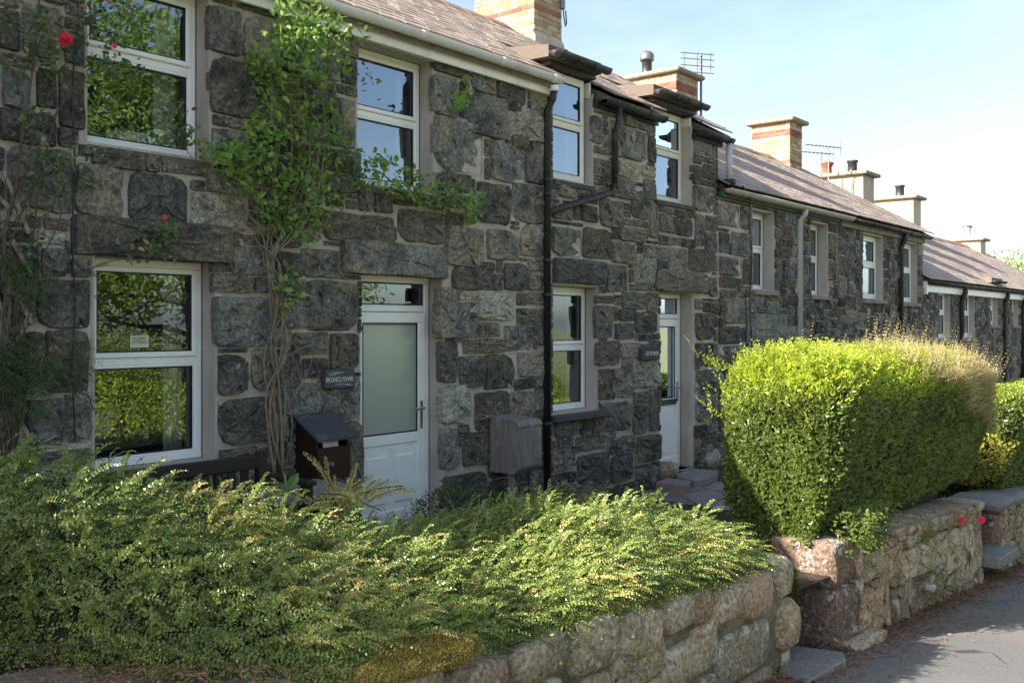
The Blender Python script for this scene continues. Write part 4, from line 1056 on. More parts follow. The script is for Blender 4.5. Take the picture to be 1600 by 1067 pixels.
# second wall: red pillar blocks then rough upright stones
t2=thing('garden_wall','stone wall under the clipped hedge, with red sandstone blocks at its near end','wall',(9,-3.2,-.9))
def zt2(x): return .055-.070*(x-7.1)
x2a,x2b=7.12,11.25
V=[];F=[]; xs=[x2a+.04,8,9,10,11,x2b-.03]
for x in xs: V+=[(x,YF+.02,zroad(x)-.15),(x,YF+.02,zt2(x)-.03),(x,-2.95,zt2(x)-.03),(x,-2.95,zroad(x)-.15)]
for i in range(len(xs)-1):
    for j in range(3): F.append((i*4+j,i*4+4+j,i*4+5+j,i*4+1+j))
F+=[(3,2,1,0),tuple(range(len(V)-4,len(V)))]
link('core',pymesh('core',V,F,M['walltop']),t2)
def block(name,x0,x1,y0,y1,z0,z1,mat,parent,seed,nz=.018):
    bm=bmesh.new(); bmesh.ops.create_cube(bm,size=1); bmesh.ops.subdivide_edges(bm,edges=bm.edges[:],cuts=3,use_grid_fill=True)
    f=smooth_noise(seed); r=random.Random(seed)
    for v in bm.verts:
        p=v.co; q=Vector([math.copysign(abs(2*a)**.9,a)/2 for a in p]); ln=max(abs(p.x),abs(p.y),abs(p.z))
        n_=sum(1 for a in p if abs(a)>.49)
        q=p*(1-.035*(n_-1)*(1 if n_>1 else 0))
        v.co=Vector((x0+(q.x+.5)*(x1-x0)+r.uniform(-nz,nz),y0+(q.y+.5)*(y1-y0)+r.uniform(-nz,nz),z0+(q.z+.5)*(z1-z0)+r.uniform(-nz,nz)*.7))
    me=bpy.data.meshes.new(name); bm.to_mesh(me); bm.free(); me.materials.append(mat); me.polygons.foreach_set('use_smooth',[True]*len(me.polygons)); return link(name,me,parent)
block('block',x2a-.02,x2a+.36,YF-.03,-2.93,-.27,.075,M['redstone'],t2,1)
block('block',x2a-.04,x2a+.40,YF-.05,-2.95,-.80,-.285,M['redstone'],t2,2)
tr=R_([(1352,912,1385,995),(1386,905,1428,985),(1340,855,1370,905),(1370,850,1404,905),(1405,850,1440,900),(1440,832,1470,885),(1430,900,1455,960),(1456,890,1472,950),(1472,890,1508,940),(1470,825,1490,890),(1490,818,1517,900),(1335,915,1352,995)],YF)
fl=fill_wall(x2a+.38,x2b-.02,-1.15,.05,[(x2a+.3,12,zt2(11.2),.3)] if False else [],tr,(.10,.30),(.16,.45),seed=77)
for k,q in enumerate(tr+fl):
    xm=(q[0]+q[1])/2; q=(q[0],q[1],max(q[2],zroad(xm)-.1),min(q[3],zt2(xm)+.02))
    if q[3]-q[2]<.05: continue
    link('stone',stone_mesh('stone',*q,YF,M['wallstone'],depth=.055,gap=.007,rnd=.3,seed=4000+k),t2)
block('stone',x2b-.16,x2b,YF-.04,-2.95,-1.2,zt2(x2b)-.05,M['wallstone'],t2,8)
block('stone',*sorted((PY(1322,1000,-3.5)[0],PY(1362,1000,-3.5)[0])),-3.62,-3.46,-.80,-.68,M['wallstone'],t2,12,.012)
x=x2a+.38;k=0
while x<x2b-.1:
    w=random.Random(970+k).uniform(.22,.4); boulder('stone',(x+w/2,-3.2,zt2(x+w/2)-.03),(w*.54,.25,.06),M['wallstone'],260+k,.6,parent=t2); x+=w;k+=1
# grey pipe stub
c=PY(1452,917,YF-.08)
tag(MB().tube([(c[0],YF+.0,c[2]),(c[0]-.02,YF-.13,c[2])],.035,12).build('drain_stub',M['greypipe'],None,True),'short pale plastic pipe end sticking out of the hedge wall','pipe')
# slate step between walls
sp=[(1216,1046),(1236,1008),(1318,1016),(1322,1028),(1262,1066)]
slab('step','broad slate step in the gap between the two garden walls','step',zpoly(sp,-.60),-.60,.10,'flag',seed=40)
slab('step','second slate step farther along between the walls','step',[(11.32,-3.62),(12.05,-3.66),(12.08,-3.0),(11.32,-3.0)],-.80,.12,'flag',seed=41)
# rising ground behind the steps
# third wall with slate coping
t3=thing('garden_wall','farther stone wall topped with flat slate coping beyond the second step','wall',(14.5,-3.2,-1.3))
def zt3(x): return -.36-.075*(x-12)
x3a,x3b=12.1,19.0
V=[];F=[]; xs=[x3a+.03,13,14,16,19]
for x in xs: V+=[(x,YF+.02,zroad(x)-.15),(x,YF+.02,zt3(x)),(x,-2.9,zt3(x)),(x,-2.9,zroad(x)-.15)]
for i in range(len(xs)-1):
    for j in range(3): F.append((i*4+j,i*4+4+j,i*4+5+j,i*4+1+j))
F+=[(3,2,1,0),tuple(range(len(V)-4,len(V)))]
link('core',pymesh('core',V,F,M['walltop']),t3)
fl=fill_wall(x3a+.1,16.5,-1.7,-.38,[],[],(.15,.32),(.2,.5),seed=78)
for k,q in enumerate(fl):
    xm=(q[0]+q[1])/2; q=(q[0],q[1],max(q[2],zroad(xm)-.1),min(q[3],zt3(xm)-.02))
    if q[3]-q[2]<.05: continue
    link('stone',stone_mesh('stone',*q,YF,M['wallstone'],depth=.05,gap=.007,seed=5000+k),t3)
block('stone',x3a-.05,x3a+.22,YF-.05,-2.92,-1.35,zt3(12.1)-.10,M['redstone'],t3,21)
x=x3a-.1;k=0
while x<17:
    w=random.Random(990+k).uniform(.45,.8); z=zt3(x+w/2)
    block('coping',x,x+w-.02,YF-.07,-2.85,z-.03,z+.045,M['flag'],t3,300+k,.010); x+=w;k+=1
# ------------------------------------------------------------------ planting
def fol(name,vf,mat,parent,stuff=False):
    o=link(name,npmesh(name,vf[0],vf[1],mat),parent)
    if stuff: o['kind']='stuff'
    return o
# ---- spreading cotoneaster over the near wall
X_=[1.30,1.50,1.72,2.26,2.75,3.4,3.9,4.66,5.2,5.6,5.9,6.12]
ZC=[.90,1.06,1.10,.97,.83,.62,.56,.60,.58,.47,.35,.10]
YC=[-1.7,-1.9,-2.0,-2.3,-2.4,-2.5,-2.5,-2.55,-2.6,-2.8,-2.95,-3.05]
YFR=[-2.0,-2.2,-2.75,-3.3,-3.40,-3.42,-3.42,-3.42,-3.42,-3.40,-3.36,-3.25]
YBK=[-1.2,-1.0,-.95,-.95,-.95,-1.0,-1.1,-1.2,-1.3,-1.8,-2.3,-2.8]
f1=smooth_noise(3); f2=smooth_noise(4)
def coto_pt(x,a,sc=1.0):
    zc=np.interp(x,X_,ZC);yc=np.interp(x,X_,YC);yf=np.interp(x,X_,YFR);yb=np.interp(x,X_,YBK)
    zf=np.where(a>0,ztop(x)-.02,-.10)
    y=np.where(a>0,yc+(yf-yc)*np.sin(a),yc+(yc-yb)*np.sin(a)*-1.0*-1.0)
    y=np.where(a>0,y,yc-(yb-yc)*np.sin(a))
    z=zf+(zc-zf)*np.where(a>0,.5*np.cos(a)+.5*(1-np.sin(np.abs(a))**1.5),np.cos(a)**.8)*sc
    return np.stack([x,y,z],-1)
def coto_surface(n,amin=-1.35,amax=1.52,xr=(1.35,6.08)):
    x=rng.uniform(*xr,n); a=amin+(amax-amin)*rng.random(n)**.8
    P=coto_pt(x,a); e=1e-3
    T1=coto_pt(x+e,a)-P; T2=coto_pt(x,a+e)-P; N=unit(np.cross(T2,T1)); N*=np.sign(N[:,2:3]+1e-6)
    N=np.where((a>1.2)[:,None]&(N[:,1:2]>0),-N,N)
    P=P+N*(.10*f1(P,2.4)+.06*f2(P,5.5)-.02)[:,None]
    return P,N,a,x
bush=thing('cotoneaster','large spreading cotoneaster shrub tumbling over the near garden wall','shrub',(3.9,-2.4,-.1))
gx=np.linspace(1.38,6.0,60); ga=np.linspace(-1.5,1.5,26)
G=coto_pt(np.repeat(gx,26),np.tile(ga,60),.90); G[:,2]-=.05; c0=np.stack([G[:,0],np.interp(G[:,0],X_,YC),np.full(len(G),.1)],-1); G=c0+(G-c0)*.88
F=[(i*26+j,i*26+j+1,(i+1)*26+j+1,(i+1)*26+j) for i in range(59) for j in range(25)]
fol('inner_branches',(G+np.stack([.03*f1(G,9),.03*f2(G,8),.04*f1(G,7)],-1),np.array(F)),M['twig'],bush)
n=19000
P,N,a,x=coto_surface(n)
# the near end of the shrub, seen end on
ne=6000; ae=rng.uniform(-1.3,1.5,ne); xe=rng.uniform(1.25,1.7,ne); Pe=coto_pt(xe,ae); ce=np.stack([xe,np.interp(xe,X_,YC),np.full(ne,.25)],-1); se=rng.random(ne)**.4
Pe=ce+(Pe-ce)*se[:,None]; Pe[:,0]-=.05*f1(Pe,5); Ne=unit(np.array([[-1,-.5,.35]])+rng.normal(size=(ne,3))*.2)
P=np.concatenate([P,Pe]);N=np.concatenate([N,Ne]);a=np.concatenate([a,ae]);n=len(P)
flow=np.array([.62,-.45,.05])*np.interp(P[:,0:1],[2.5,5],[1,.45])
fx=np.stack([f1(P+5,1.3),f2(P-3,1.5),f1(P-7,1.1)],-1)*.55
D=unit(flow+fx+N*np.interp(P[:,0:1],[2.5,5],[.5,.9])+rng.normal(size=(n,3))*.55); D=np.where((a<-.2)[:,None],unit(D*np.array([1,-.6,1])+np.array([0,.5,.2])),D)
keep=(f2(P,3.6)+.5*f1(P,7.)>-.55)|(a>1.35); P=P[keep];N=N[keep];D=D[keep];n=len(P)
Ls=rng.uniform(.06,.16,n)
v1=sprigs(P-N*rng.uniform(0,.13,n)[:,None],D,N,Ls,7,.0175*rng.uniform(.75,1.25),.0145,bend=.35,side=1.15,jit=.35)
fol('foliage',v1,M['coto'],bush,True)
# long arching tips
n=1500; P,N,a,x=coto_surface(n,-.7,1.25)
D=unit(np.array([.45,-.3,.25])+N*.8+rng.normal(size=(n,3))*.5)
fol('young_shoots',sprigs(P,D,N,rng.uniform(.14,.34,n),16,.019,.0145,bend=.45,side=1.1),M['coto'],bush,True)
n=950; P,N,a,x=coto_surface(n,-.3,1.25,(2.2,6.08)); ok=(f1(P,2.0)>.05)|(rng.random(n)<.2); P=P[ok];N=N[ok];n=len(P)
D=unit(np.array([.45,-.3,.2])+N*.7+rng.normal(size=(n,3))*.5)
fol('yellow_shoots',sprigs(P,D,N,rng.uniform(.12,.28,n),14,.019,.0145,bend=.5,side=1.1),M['cotoy'],bush,True)
# tall upright yellowish spray by the post box
base=np.array([PY(535,800,-2.15)]*16)+rng.normal(size=(16,3))*.04
D=unit(np.array([[-.5,.1,1],[-.9,.1,.8],[-.2,0,1.1],[.3,0,.9],[.8,-.1,.75],[1,-.2,.5],[1.1,-.2,.35],[.5,0,.5],[-1,0,.5],[.1,.2,.8],[.9,.1,.6],[.2,-.3,.6],[-.5,-.2,.6],[-.35,.1,1],[.6,.1,.5],[1,.2,.4]]))
Ls=np.array([.46,.40,.36,.30,.36,.42,.46,.30,.36,.34,.50,.24,.24,.50,.36,.40])
fol('tall_spray',sprigs(base,D,np.tile([[.2,-1,.3]],(16,1)),Ls*1.1,26,.030,.021,bend=.30,side=1.2),M['cotoy'],bush,True)
for b_,d_,l_ in zip(base,D,Ls): MB().tube([b_-d_*.15,b_+d_*l_*.5-np.array([0,0,.055*l_]),b_+d_*l_*.9-np.array([0,0,.18*l_])],.003,4).build('branch',M['bark'],bush)
rr=random.Random(3)
for k in range(36):
    P,N,a,x=coto_surface(1,.2,1.45); p=P[0]; d=np.array([rr.uniform(.1,.4),-.2,-.05])*rr.uniform(.6,1.2)
    MB().tube([p-N[0]*.09-d,p-N[0]*.04,p+d*.5-N[0]*.07],.004,4).build('branch',M['bark'],bush)
# a few broad leaves by the bench
t=thing('broadleaf_seedling','pale broad leaved seedling rising behind the shrub near the bench','plant',PY(440,760,-1.35))
b0=np.array(PY(445,775,-1.35)); lp=np.array([PY(428,748,-1.38),PY(446,740,-1.4),PY(458,752,-1.36),PY(405,758,-1.37),PY(436,757,-1.42)])
fol('leaf',ovate_geo(b0+(lp-b0)*.35,lp-b0,np.array([[.1,-.5,.8]]*5),np.array([.13,.12,.13,.15,.11]),.07),M['vine'],t)
m=MB(); [m.tube([b0-np.array([0,0,.12]),b0,b0+(q-b0)*.5],.003,4) for q in lp]; m.build('stem',M['stem'],t)

# ---- clipped privet hedge
def hedge_pts(n,x0,x1,yc,hw,zb,zt,zfun=None,tb=.50,parts=(.33,.42,.10,.15)):
    k=rng.choice(4,n,p=parts); u=rng.random(n); v=rng.random(n); P=np.zeros((n,3)); N=np.zeros((n,3))
    x=x0+(x1-x0)*u
    def half(z): s=np.clip((z-zb)/(zt-zb),0,1); return hw*(tb+(1-tb)*np.sin(np.minimum(s*1.25,1)*1.57))
    zz=zb+(zt-zb)*v
    top=k==0; fr=k==1; en=k==2; bk=k==3
    P[top]=np.stack([x[top],yc+hw*(2*v[top]-1)*.96,np.full(top.sum(),zt)],-1); N[top]=(0,0,1)
    P[fr]=np.stack([x[fr],yc-half(zz[fr]),zz[fr]],-1); N[fr]=(0,-1,.1)
    P[bk]=np.stack([x[bk],yc+half(zz[bk]),zz[bk]],-1); N[bk]=(0,1,.1)
    xe=np.where(rng.random(n)<.93,x0,x1)
    P[en]=np.stack([xe[en]+np.where(xe[en]==x0,1,-1)*(.25-.25*half(zz[en])/hw)*1.4,yc+(2*u[en]-1)*half(zz[en]),zz[en]],-1); N[en]=np.stack([np.where(xe[en]==x0,-1,1),0*u[en],.1+0*u[en]],-1)
    # round the edges and let the clipped faces bulge
    rx=min(.6,(x1-x0)*.3); c=np.stack([np.clip(P[:,0],x0+rx,x1-rx),np.full(n,yc),np.clip(P[:,2],zb,zt-.45)],-1)
    d=P-c; q=np.abs(d)/np.array([rx,hw,.45]); ex=np.maximum((q**2.35).sum(1)**(1/2.35),1); 
    P=c+d/ex[:,None]
    bul=.05*f1(P,1.7)+.04*f2(P,4.5)
    P=P+N*bul[:,None]
    if zfun is not None: P[:,2]+=zfun(P[:,0])*np.clip((P[:,2]-zb)/(zt-zb),0,1)
    return P,N,k
H0=(7.00,11.75,-2.93,.58,.02,1.52)
hz=lambda x: -.035*(x-7)
hedge=thing('privet_hedge','big clipped privet hedge with bright new growth on the red ended wall','hedge',(9.5,-2.95,0))
m=MB(); 
for i in range(9):
    x0=7.35+i*.44; x1=min(x0+.44,11.3)
    m.prismx([(-2.93-.28,.0),(-2.93-.43,.6),(-2.93-.43,1.28+hz(x0)),(-2.93+.43,1.28+hz(x0)),(-2.93+.43,.6),(-2.93+.28,.0)],x0,x1)
m.build('inner_branches',M['twig'],hedge)
n=62000; P,N,k=hedge_pts(n,*H0,zfun=hz,parts=(.22,.40,.26,.12))
P=P-N*(rng.random(n)**2*.16)[:,None]; kp=(f2(P,4.2)+.6*f1(P,9.)>-.8); P=P[kp];N=N[kp];n=len(P)
D=unit(N*.55+rng.normal(size=(n,3))*.6+np.array([0,0,.35])); LN=unit(N+rng.normal(size=(n,3))*.55)
new=(P[:,2]>1.18+hz(P[:,0])+.10*f2(P,3)+rng.normal(size=n)*.08)
sz=rng.uniform(.6,1.35,n)
old=~new
fol('foliage',ovate_geo(P[old],D[old],LN[old],.042*sz[old],.021*sz[old]),M['privet'],hedge,True)
fol('new_growth',ovate_geo(P[new],unit(D[new]+np.array([0,0,.5])),LN[new],.040*sz[new],.017*sz[new]),M['privety'],hedge,True)
n=2300; P,N,k=hedge_pts(n,*H0,zfun=hz,parts=(.66,.18,.12,.04)); ok=(P[:,2]>1.05); P=P[ok];N=N[ok];n=len(P)
D=unit(N*.5+np.array([0,0,.9])+rng.normal(size=(n,3))*.25)
fol('new_shoots',sprigs(P-N*.03,D,rdir(n),rng.uniform(.06,.17,n),5,.036,.016,bend=-.05,side=.65,ovate=True),M['privety'],hedge,True)
n=60; P=np.stack([rng.uniform(6.98,7.25,n),rng.uniform(-3.3,-2.35,n),rng.uniform(.9,1.45,n)],-1)
D=unit(np.array([-.6,.35,.8])+rng.normal(size=(n,3))*.3)
fol('stray_shoots',sprigs(P,D,rdir(n),rng.uniform(.12,.30,n),8,.036,.017,bend=.0,side=.6,ovate=True),M['privety'],hedge,True)
# leaves spilling over the corner of the wall
n=2600; P=np.stack([rng.uniform(7.15,8.2,n),rng.uniform(-3.60,-3.36,n),rng.uniform(-.06,.28,n)],-1); P[:,2]-=np.clip((P[:,0]-7.75)*-.0,0,1)
ok=rng.random(n)<np.exp(-((P[:,0]-7.62)/.32)**2)*np.where(P[:,2]<.05,.5,1); P=P[ok]; n=len(P)
fol('spilling_leaves',ovate_geo(P,unit(rng.normal(size=(n,3))*.6+np.array([0,-.6,-.2])),unit(rng.normal(size=(n,3))*.5+np.array([-.3,-.5,.7])),.042,.021),M['privet'],hedge,True)
# ---- dry brown shoots on the far part of the hedge
dry=thing('dry_flowering_shrub','brown dried flowering shoots standing up out of the far part of the hedge','shrub',(11,-2.9,.9))
n=1500; x=8.7+3.0*rng.random(n)**.62; y=-2.93+rng.uniform(-.58,.5,n); z=1.52+hz(x)+rng.uniform(-.15,.05,n)-.75*np.maximum(0,(x-11.1))**1.6-.35*np.abs(y+2.93)**2
P=np.stack([x,y,z],-1); Ls=rng.uniform(.12,.30,n)*np.where(f1(P*np.array([1,1,0]),3.5)>.1,1.8,.7)
D=unit(np.array([.15,-.15,1])+rng.normal(size=(n,3))*.22)
fol('dry_shoots',sprigs(P,D,rdir(n),Ls,12,.022,.009,bend=.0,side=.45,jit=.35),M['dryleaf'],dry,True)
n=2600; x=9.3+2.3*rng.random(n)**.6; z=1.32-.8*rng.random(n)**1.6+hz(x); ok=z>1.34+hz(x)-(x-9.1)*.27+.12*f1(np.stack([x,x,z],-1),4); x=x[ok];z=z[ok];n=len(x)
P=np.stack([x,-3.43-.06*f1(np.stack([x,z,z],-1),3)-.10*rng.random(n)+.05,z],-1)
D=unit(np.array([.5,-.7,.5])+rng.normal(size=(n,3))*.2)
fol('side_shoots',sprigs(P,D,rdir(n),rng.uniform(.08,.18,n),9,.022,.009,bend=.0,side=.4,jit=.3),M['dryleaf'],dry,True)
m=MB()
for k in range(120):
    x=rr.uniform(9.2,11.4); z=1.25+hz(x); m.tube([(x,-2.93+rr.uniform(-.5,.4),z-.3),(x+rr.uniform(-.03,.06),-2.93+rr.uniform(-.5,.4),z+.25)],.004,4)
m.build('stem',M['stem'],dry)

# ---- hedge and shrub beyond
hedge2=thing('privet_hedge','smaller clipped hedge beyond the big one at the edge of view','hedge',(15.5,-2.8,-.6))
MB().box(13.75,18.2,-3.1,-2.3,-.9,.55).build('inner_branches',M['twig'],hedge2)
n=16000; P,N,k=hedge_pts(n,13.6,18.4,-2.72,.55,-.8,.80,parts=(.22,.44,.22,.12)); P=P-N*(rng.random(n)**2*.1)[:,None]
fol('foliage',leaf_geo(P,unit(N*.5+rng.normal(size=(n,3))*.6+np.array([0,0,.3])),unit(N+rng.normal(size=(n,3))*.5),.060,.034),M['privet'],hedge2,True)
n=3500; P,N,k=hedge_pts(n,13.6,18.4,-2.72,.55,-.8,.80,parts=(.7,.2,.08,.02)); P=P[P[:,2]>.6]; n=len(P)
fol('new_growth',leaf_geo(P,unit(rng.normal(size=(n,3))*.5+np.array([0,0,.8])),rdir(n),.055,.028),M['privety'],hedge2,True)
def clump(name,label,cat,c,s,n,mat,ll,lw,mat2=None,fr=.0,group=None):
    t=thing(name,label,cat,(c[0],c[1],c[2]-s[2]),group)
    d=rdir(n); P=np.array(c)+d*np.array(s)*(rng.uniform(.55,1,n)**.5)[:,None]*(1+.22*f1(d*1.2,2.2))[:,None]
    D=unit(d*.6+rng.normal(size=(n,3))*.6+np.array([0,0,.3])); LN=unit(d+rng.normal(size=(n,3))*.6)
    fol('foliage',leaf_geo(P,D,LN,ll*rng.uniform(.7,1.3,n),lw),M[mat],t,True)
    m=MB(); r=random.Random(int(c[0]*7))
    for k in range(6): m.tube([(c[0]+r.uniform(-.05,.05),c[1],c[2]-s[2]-.05),(c[0]+r.uniform(-.6,.6)*s[0],c[1]+r.uniform(-.6,.6)*s[1],c[2]+r.uniform(.0,.6)*s[2])],[.014,.005],5)
    m.build('stem',M['bark'],t); return t
clump('yellow_shrub','yellow green shrub behind the slate coped wall','shrub',(13.6,-2.75,.02),(.85,.5,.36),3200,'shruby',.055,.026)
clump('dark_shrub','small dark leaved shrub between the hedges','shrub',(13.3,-2.45,.30),(.4,.4,.5),2200,'treed',.06,.035)
clump('low_shrub','dark low shrub at the foot of the wall beside the near door','shrub',PY(715,800,-.75),(.5,.3,.22),2600,'treed',.030,.012)
# valerian flowers
t=thing('valerian','two pink valerian flower heads leaning out from the hedge foot','flower',PY(1450,830,-3.55))
b0=Vector(PY(1440,838,-3.48)); m=MB(); hp=[Vector(PY(1502,813,-3.72)),Vector(PY(1533,812,-3.78))]
for h_ in hp: m.tube([b0,(b0+h_)/2+Vector((0,0,.02)),h_],.004,5)
m.build('stem',M['vine'],t)
for h_ in hp:
    d=rdir(160); fol('flower_head',leaf_geo(np.array(h_)+d*.026*rng.random((160,1))**.4,d,unit(d+.6*rdir(160)),.016,.014),M['petal'],t)
n=60; P=np.array(b0)+rng.normal(size=(n,3))*np.array([.16,.05,.06]); fol('foliage',leaf_geo(P,unit(rng.normal(size=(n,3))+np.array([.5,-.3,.3])),rdir(n),.09,.016),M['vine'],t)

# ---- moss, litter and weeds
def mossy(name,label,c,s,n,mat,group=None):
    d=rdir(n); d[:,2]=np.abs(d[:,2]); P=np.array(c)+d*np.array(s)*(1+.35*f1(d,3)+.18*f2(d,9))[:,None]*(1-.12*rng.random(n))[:,None]
    o=fol(name,leaf_geo(P,unit(d*.6+rng.normal(size=(n,3))*.7),rdir(n),rng.uniform(.006,.014,n),.006),M[mat],None,True); return tag(o,label,'moss',group)
o=mossy('moss','golden brown moss cushion on top of the near wall',(2.72,YF+.02,ztop(2.72)-.0),(.36,.17,.075),20000,'moss')
o=mossy('moss','dark green moss spilling down the rounded wall end',(6.30,-3.25,-.14),(.20,.20,.22),12000,'mossd')
n=5000; x=rng.uniform(2.6,6.2,n); y=YF+rng.uniform(-.08,.35,n); P=np.stack([x,y,ztop(x)+.03+.02*rng.random(n)],-1); ok=f2(P,3.5)>.15; P=P[ok]
tag(fol('moss',leaf_geo(P,unit(rng.normal(size=(len(P),3))+np.array([0,0,1])),rdir(len(P)),.02,.007),M['mossd'],None,True),'thin green moss along the wall coping under the shrub','moss')
n=9000; x=rng.uniform(3,13,n); y=YF-.02-rng.exponential(.13,n); ok=(f1(np.stack([x,y,x],-1),1.5)>-.5)&(rng.random(n)<.9); x=x[ok];y=y[ok];n=len(x)
P=np.stack([x,y,zroad(x)-.012*np.abs(y+5.5)+.006+.01*rng.random(n)],-1)
o=fol('leaf_litter',leaf_geo(P,rdir(n)*np.array([1,1,.25]),unit(rng.normal(size=(n,3))*.35+np.array([0,0,1])),rng.uniform(.02,.05,n),.018),M['litter'],None,True)
tag(o,'rust brown fallen leaves along the foot of the walls','leaf litter')
n=2500; x=rng.uniform(.6,2.4,n); y=-3.0+rng.normal(size=n)*.25; P=np.stack([x,y,ztop(x)+.045+0*x],-1)
tag(fol('leaf_litter',leaf_geo(P,rdir(n)*np.array([1,1,.2]),unit(rng.normal(size=(n,3))*.3+np.array([0,0,1])),rng.uniform(.015,.035,n),.012),M['litter'],None,True),'brown litter lying on the wall top below the shrub','leaf litter')
for k,(px,py,lab) in enumerate(((905,1000,'small yellow green weed growing from a joint of the near wall'),(1000,1040,'pink tinged weed low on the near wall face'),(1450,900,'green weed growing beside the pale pipe end'),(1470,935,'little weed at the road edge below the hedge wall'))):
    c=PY(px,py,YF-.12); n=70; P=np.array(c)+rng.normal(size=(n,3))*np.array([.10,.025,.09])
    w_=thing('weed',lab,'weed',(c[0],c[1],c[2]-.1)); fol('foliage',leaf_geo(P,rdir(n),unit(rng.normal(size=(n,3))*.5+np.array([0,-.6,.6])),.026,.015),M['shruby' if k<2 else 'vine'],w_,True); MB().tube([(c[0],YF,c[2]-.08),(c[0]+.02,YF-.10,c[2]),(c[0]-.03,YF-.13,c[2]+.08)],.003,4).build('stem',M['stem'],w_)

# ---- climber on the nearest cottage
climb=thing('honeysuckle_climber','leafy green climber with bare twisted stems between the near windows','climber',(4.6,-.1,0))
st=[]
def strand(pts,r0,r1,y=-.10,wob=.03,seed=0):
    r=random.Random(seed); out=[]
    for i,(px,py) in enumerate(pts):
        p=Vector(PY(px,py,y)); p+=Vector((r.uniform(-wob,wob),r.uniform(-.05,.04),r.uniform(-wob,wob))); out.append(p)
    sm=[]
    for i in range(len(out)-1):
        p0=out[max(i-1,0)];p1=out[i];p2=out[i+1];p3=out[min(i+2,len(out)-1)]
        for k in range(4):
            u=k/4; sm.append(.5*((2*p1)+(-p0+p2)*u+(2*p0-5*p1+4*p2-p3)*u*u+(-p0+3*p1-3*p2+p3)*u**3))
    sm.append(out[-1]); n=len(sm)
    return sm,[r0+(r1-r0)*i/(n-1) for i in range(n)]
rs=random.Random(21); tops=[(330,250),(350,265),(345,285),(385,235),(400,250),(420,230),(375,270),(440,200),(430,260),(460,230),(360,240),(410,280),(480,250),(340,300),(390,300)]
lines=[]
for k in range(13):
    tx,ty=tops[k%len(tops)]; dx=rs.uniform(-10,10)
    cx=[428,432,424,438,430,422,434,428,436]
    pts=[(432+rs.uniform(-14,14),745),(435+rs.uniform(-16,16),660),(430+rs.uniform(-9,9),600),(436+rs.uniform(-14,14),540),(432+rs.uniform(-14,14),475),(424+rs.uniform(-14,14),415),(412+rs.uniform(-14,14),370),((tx+410)/2+rs.uniform(-8,8),330),(tx,ty)]
    lines.append((pts,rs.uniform(.005,.010),.003,-.07-rs.uniform(0,.06),k))
for k in range(6):
    lines.append(([(430+rs.uniform(-10,10),400),(440+8*k,330),(455+10*k,270-10*k),(450+8*k,200-15*k),(455+8*k,120-8*k)],.008,.003,-.12,40+k))
lines.append(([(470,340),(540,345),(600,318),(660,300),(730,300)],.005,.002,-.10,60)); lines.append(([(560,350),(610,340),(640,320)],.004,.002,-.10,61)); lines.append(([(720,320),(715,250),(722,170)],.003,.002,-.06,62)); lines.append(([(712,300),(700,240),(690,215)],.003,.002,-.06,63))
lines.append(([(440,560),(478,545),(480,590),(455,640),(430,700)],.004,.003,-.1,64)); lines.append(([(445,520),(470,560),(470,610),(440,640)],.004,.003,-.1,65))
for pts,r0,r1,y,k in lines:
    p,rd=strand(pts,r0,r1,y,.03,k); MB().tube(p,rd,6).build('stem',M['stem'],climb,True)
clus=[(470,25,48,150),(500,50,45,150),(510,95,40,90),(440,75,45,110),(430,120,40,80),(400,105,18,30),(470,130,40,70),(455,180,45,90),(420,190,40,80),(505,190,35,60),(530,235,35,50),(500,250,45,90),(400,230,40,90),(440,255,45,100),(370,255,35,60),(470,300,45,100),(430,310,40,70),(500,320,38,70),(385,285,25,30),(425,345,24,40),(450,350,22,40),(340,240,24,36),(315,225,12,14),(395,92,14,22),(470,375,14,18),
 (580,262,26,36),(610,275,28,50),(640,290,30,60),(668,300,30,60),(700,310,24,44),(725,305,22,40),(740,335,16,30),(748,310,10,14),(600,250,16,16),(720,152,13,40),(716,165,10,20),(560,285,20,24),(742,372,7,6),(738,400,6,4),(450,425,10,10),(457,462,16,26),(440,480,10,14),(436,445,8,8),(725,125,8,8),(570,120,26,14),(548,60,26,16)]
PP=[];NN=[]
for cx,cy,rad,cnt in clus:
    for i in range(int(cnt*1.3)):
        while True:
            u,v=rs.uniform(-1,1),rs.uniform(-1,1)
            if u*u+v*v<1: break
        yy=(-.18-rs.random()*.50) if cy<112 and cx>400 else -.05-abs(rs.gauss(0,1))*.10-.03
        PP.append(PY(cx+u*rad,cy+v*rad*.95,yy))
PP=np.array(PP); n=len(PP); r_=rng.random(n)
D=unit(rng.normal(size=(n,3))*.7+np.array([.1,-.35,-.05])); N=unit(rng.normal(size=(n,3))*.45+np.array([-.1,-.75,.65]))
sz=rng.uniform(.7,1.25,n); 
# the largest leaves singly, the rest together
order=np.argsort(-sz*(1+.3*(-PP[:,1])))
one=order[:290]; rest=order[290:]
lm=[]
for k in range(3):
    v,f=ovate_geo(np.zeros((1,3)),np.array([[1,0,0]]),np.array([[0,0,1]]),np.array([.066]),np.array([.036+.004*k]),.10+.05*k,.08+.07*k); lm.append(npmesh('leaf',v,f,M['vine']))
for q in one:
    d=Vector(D[q]); nn=Vector(N[q]); s=d.cross(nn).normalized(); n2=s.cross(d)
    o=bpy.data.objects.new('leaf',lm[q%3]); COL.objects.link(o); adopt(o,climb)
    mt=Matrix((d,-s,n2)).transposed()
    o.location=PP[q]; o.rotation_euler=mt.to_euler(); o.scale=(sz[q],)*3
fol('foliage',ovate_geo(PP[rest],D[rest],N[rest],.058*sz[rest],.034*sz[rest]),M['vine'],climb,True)

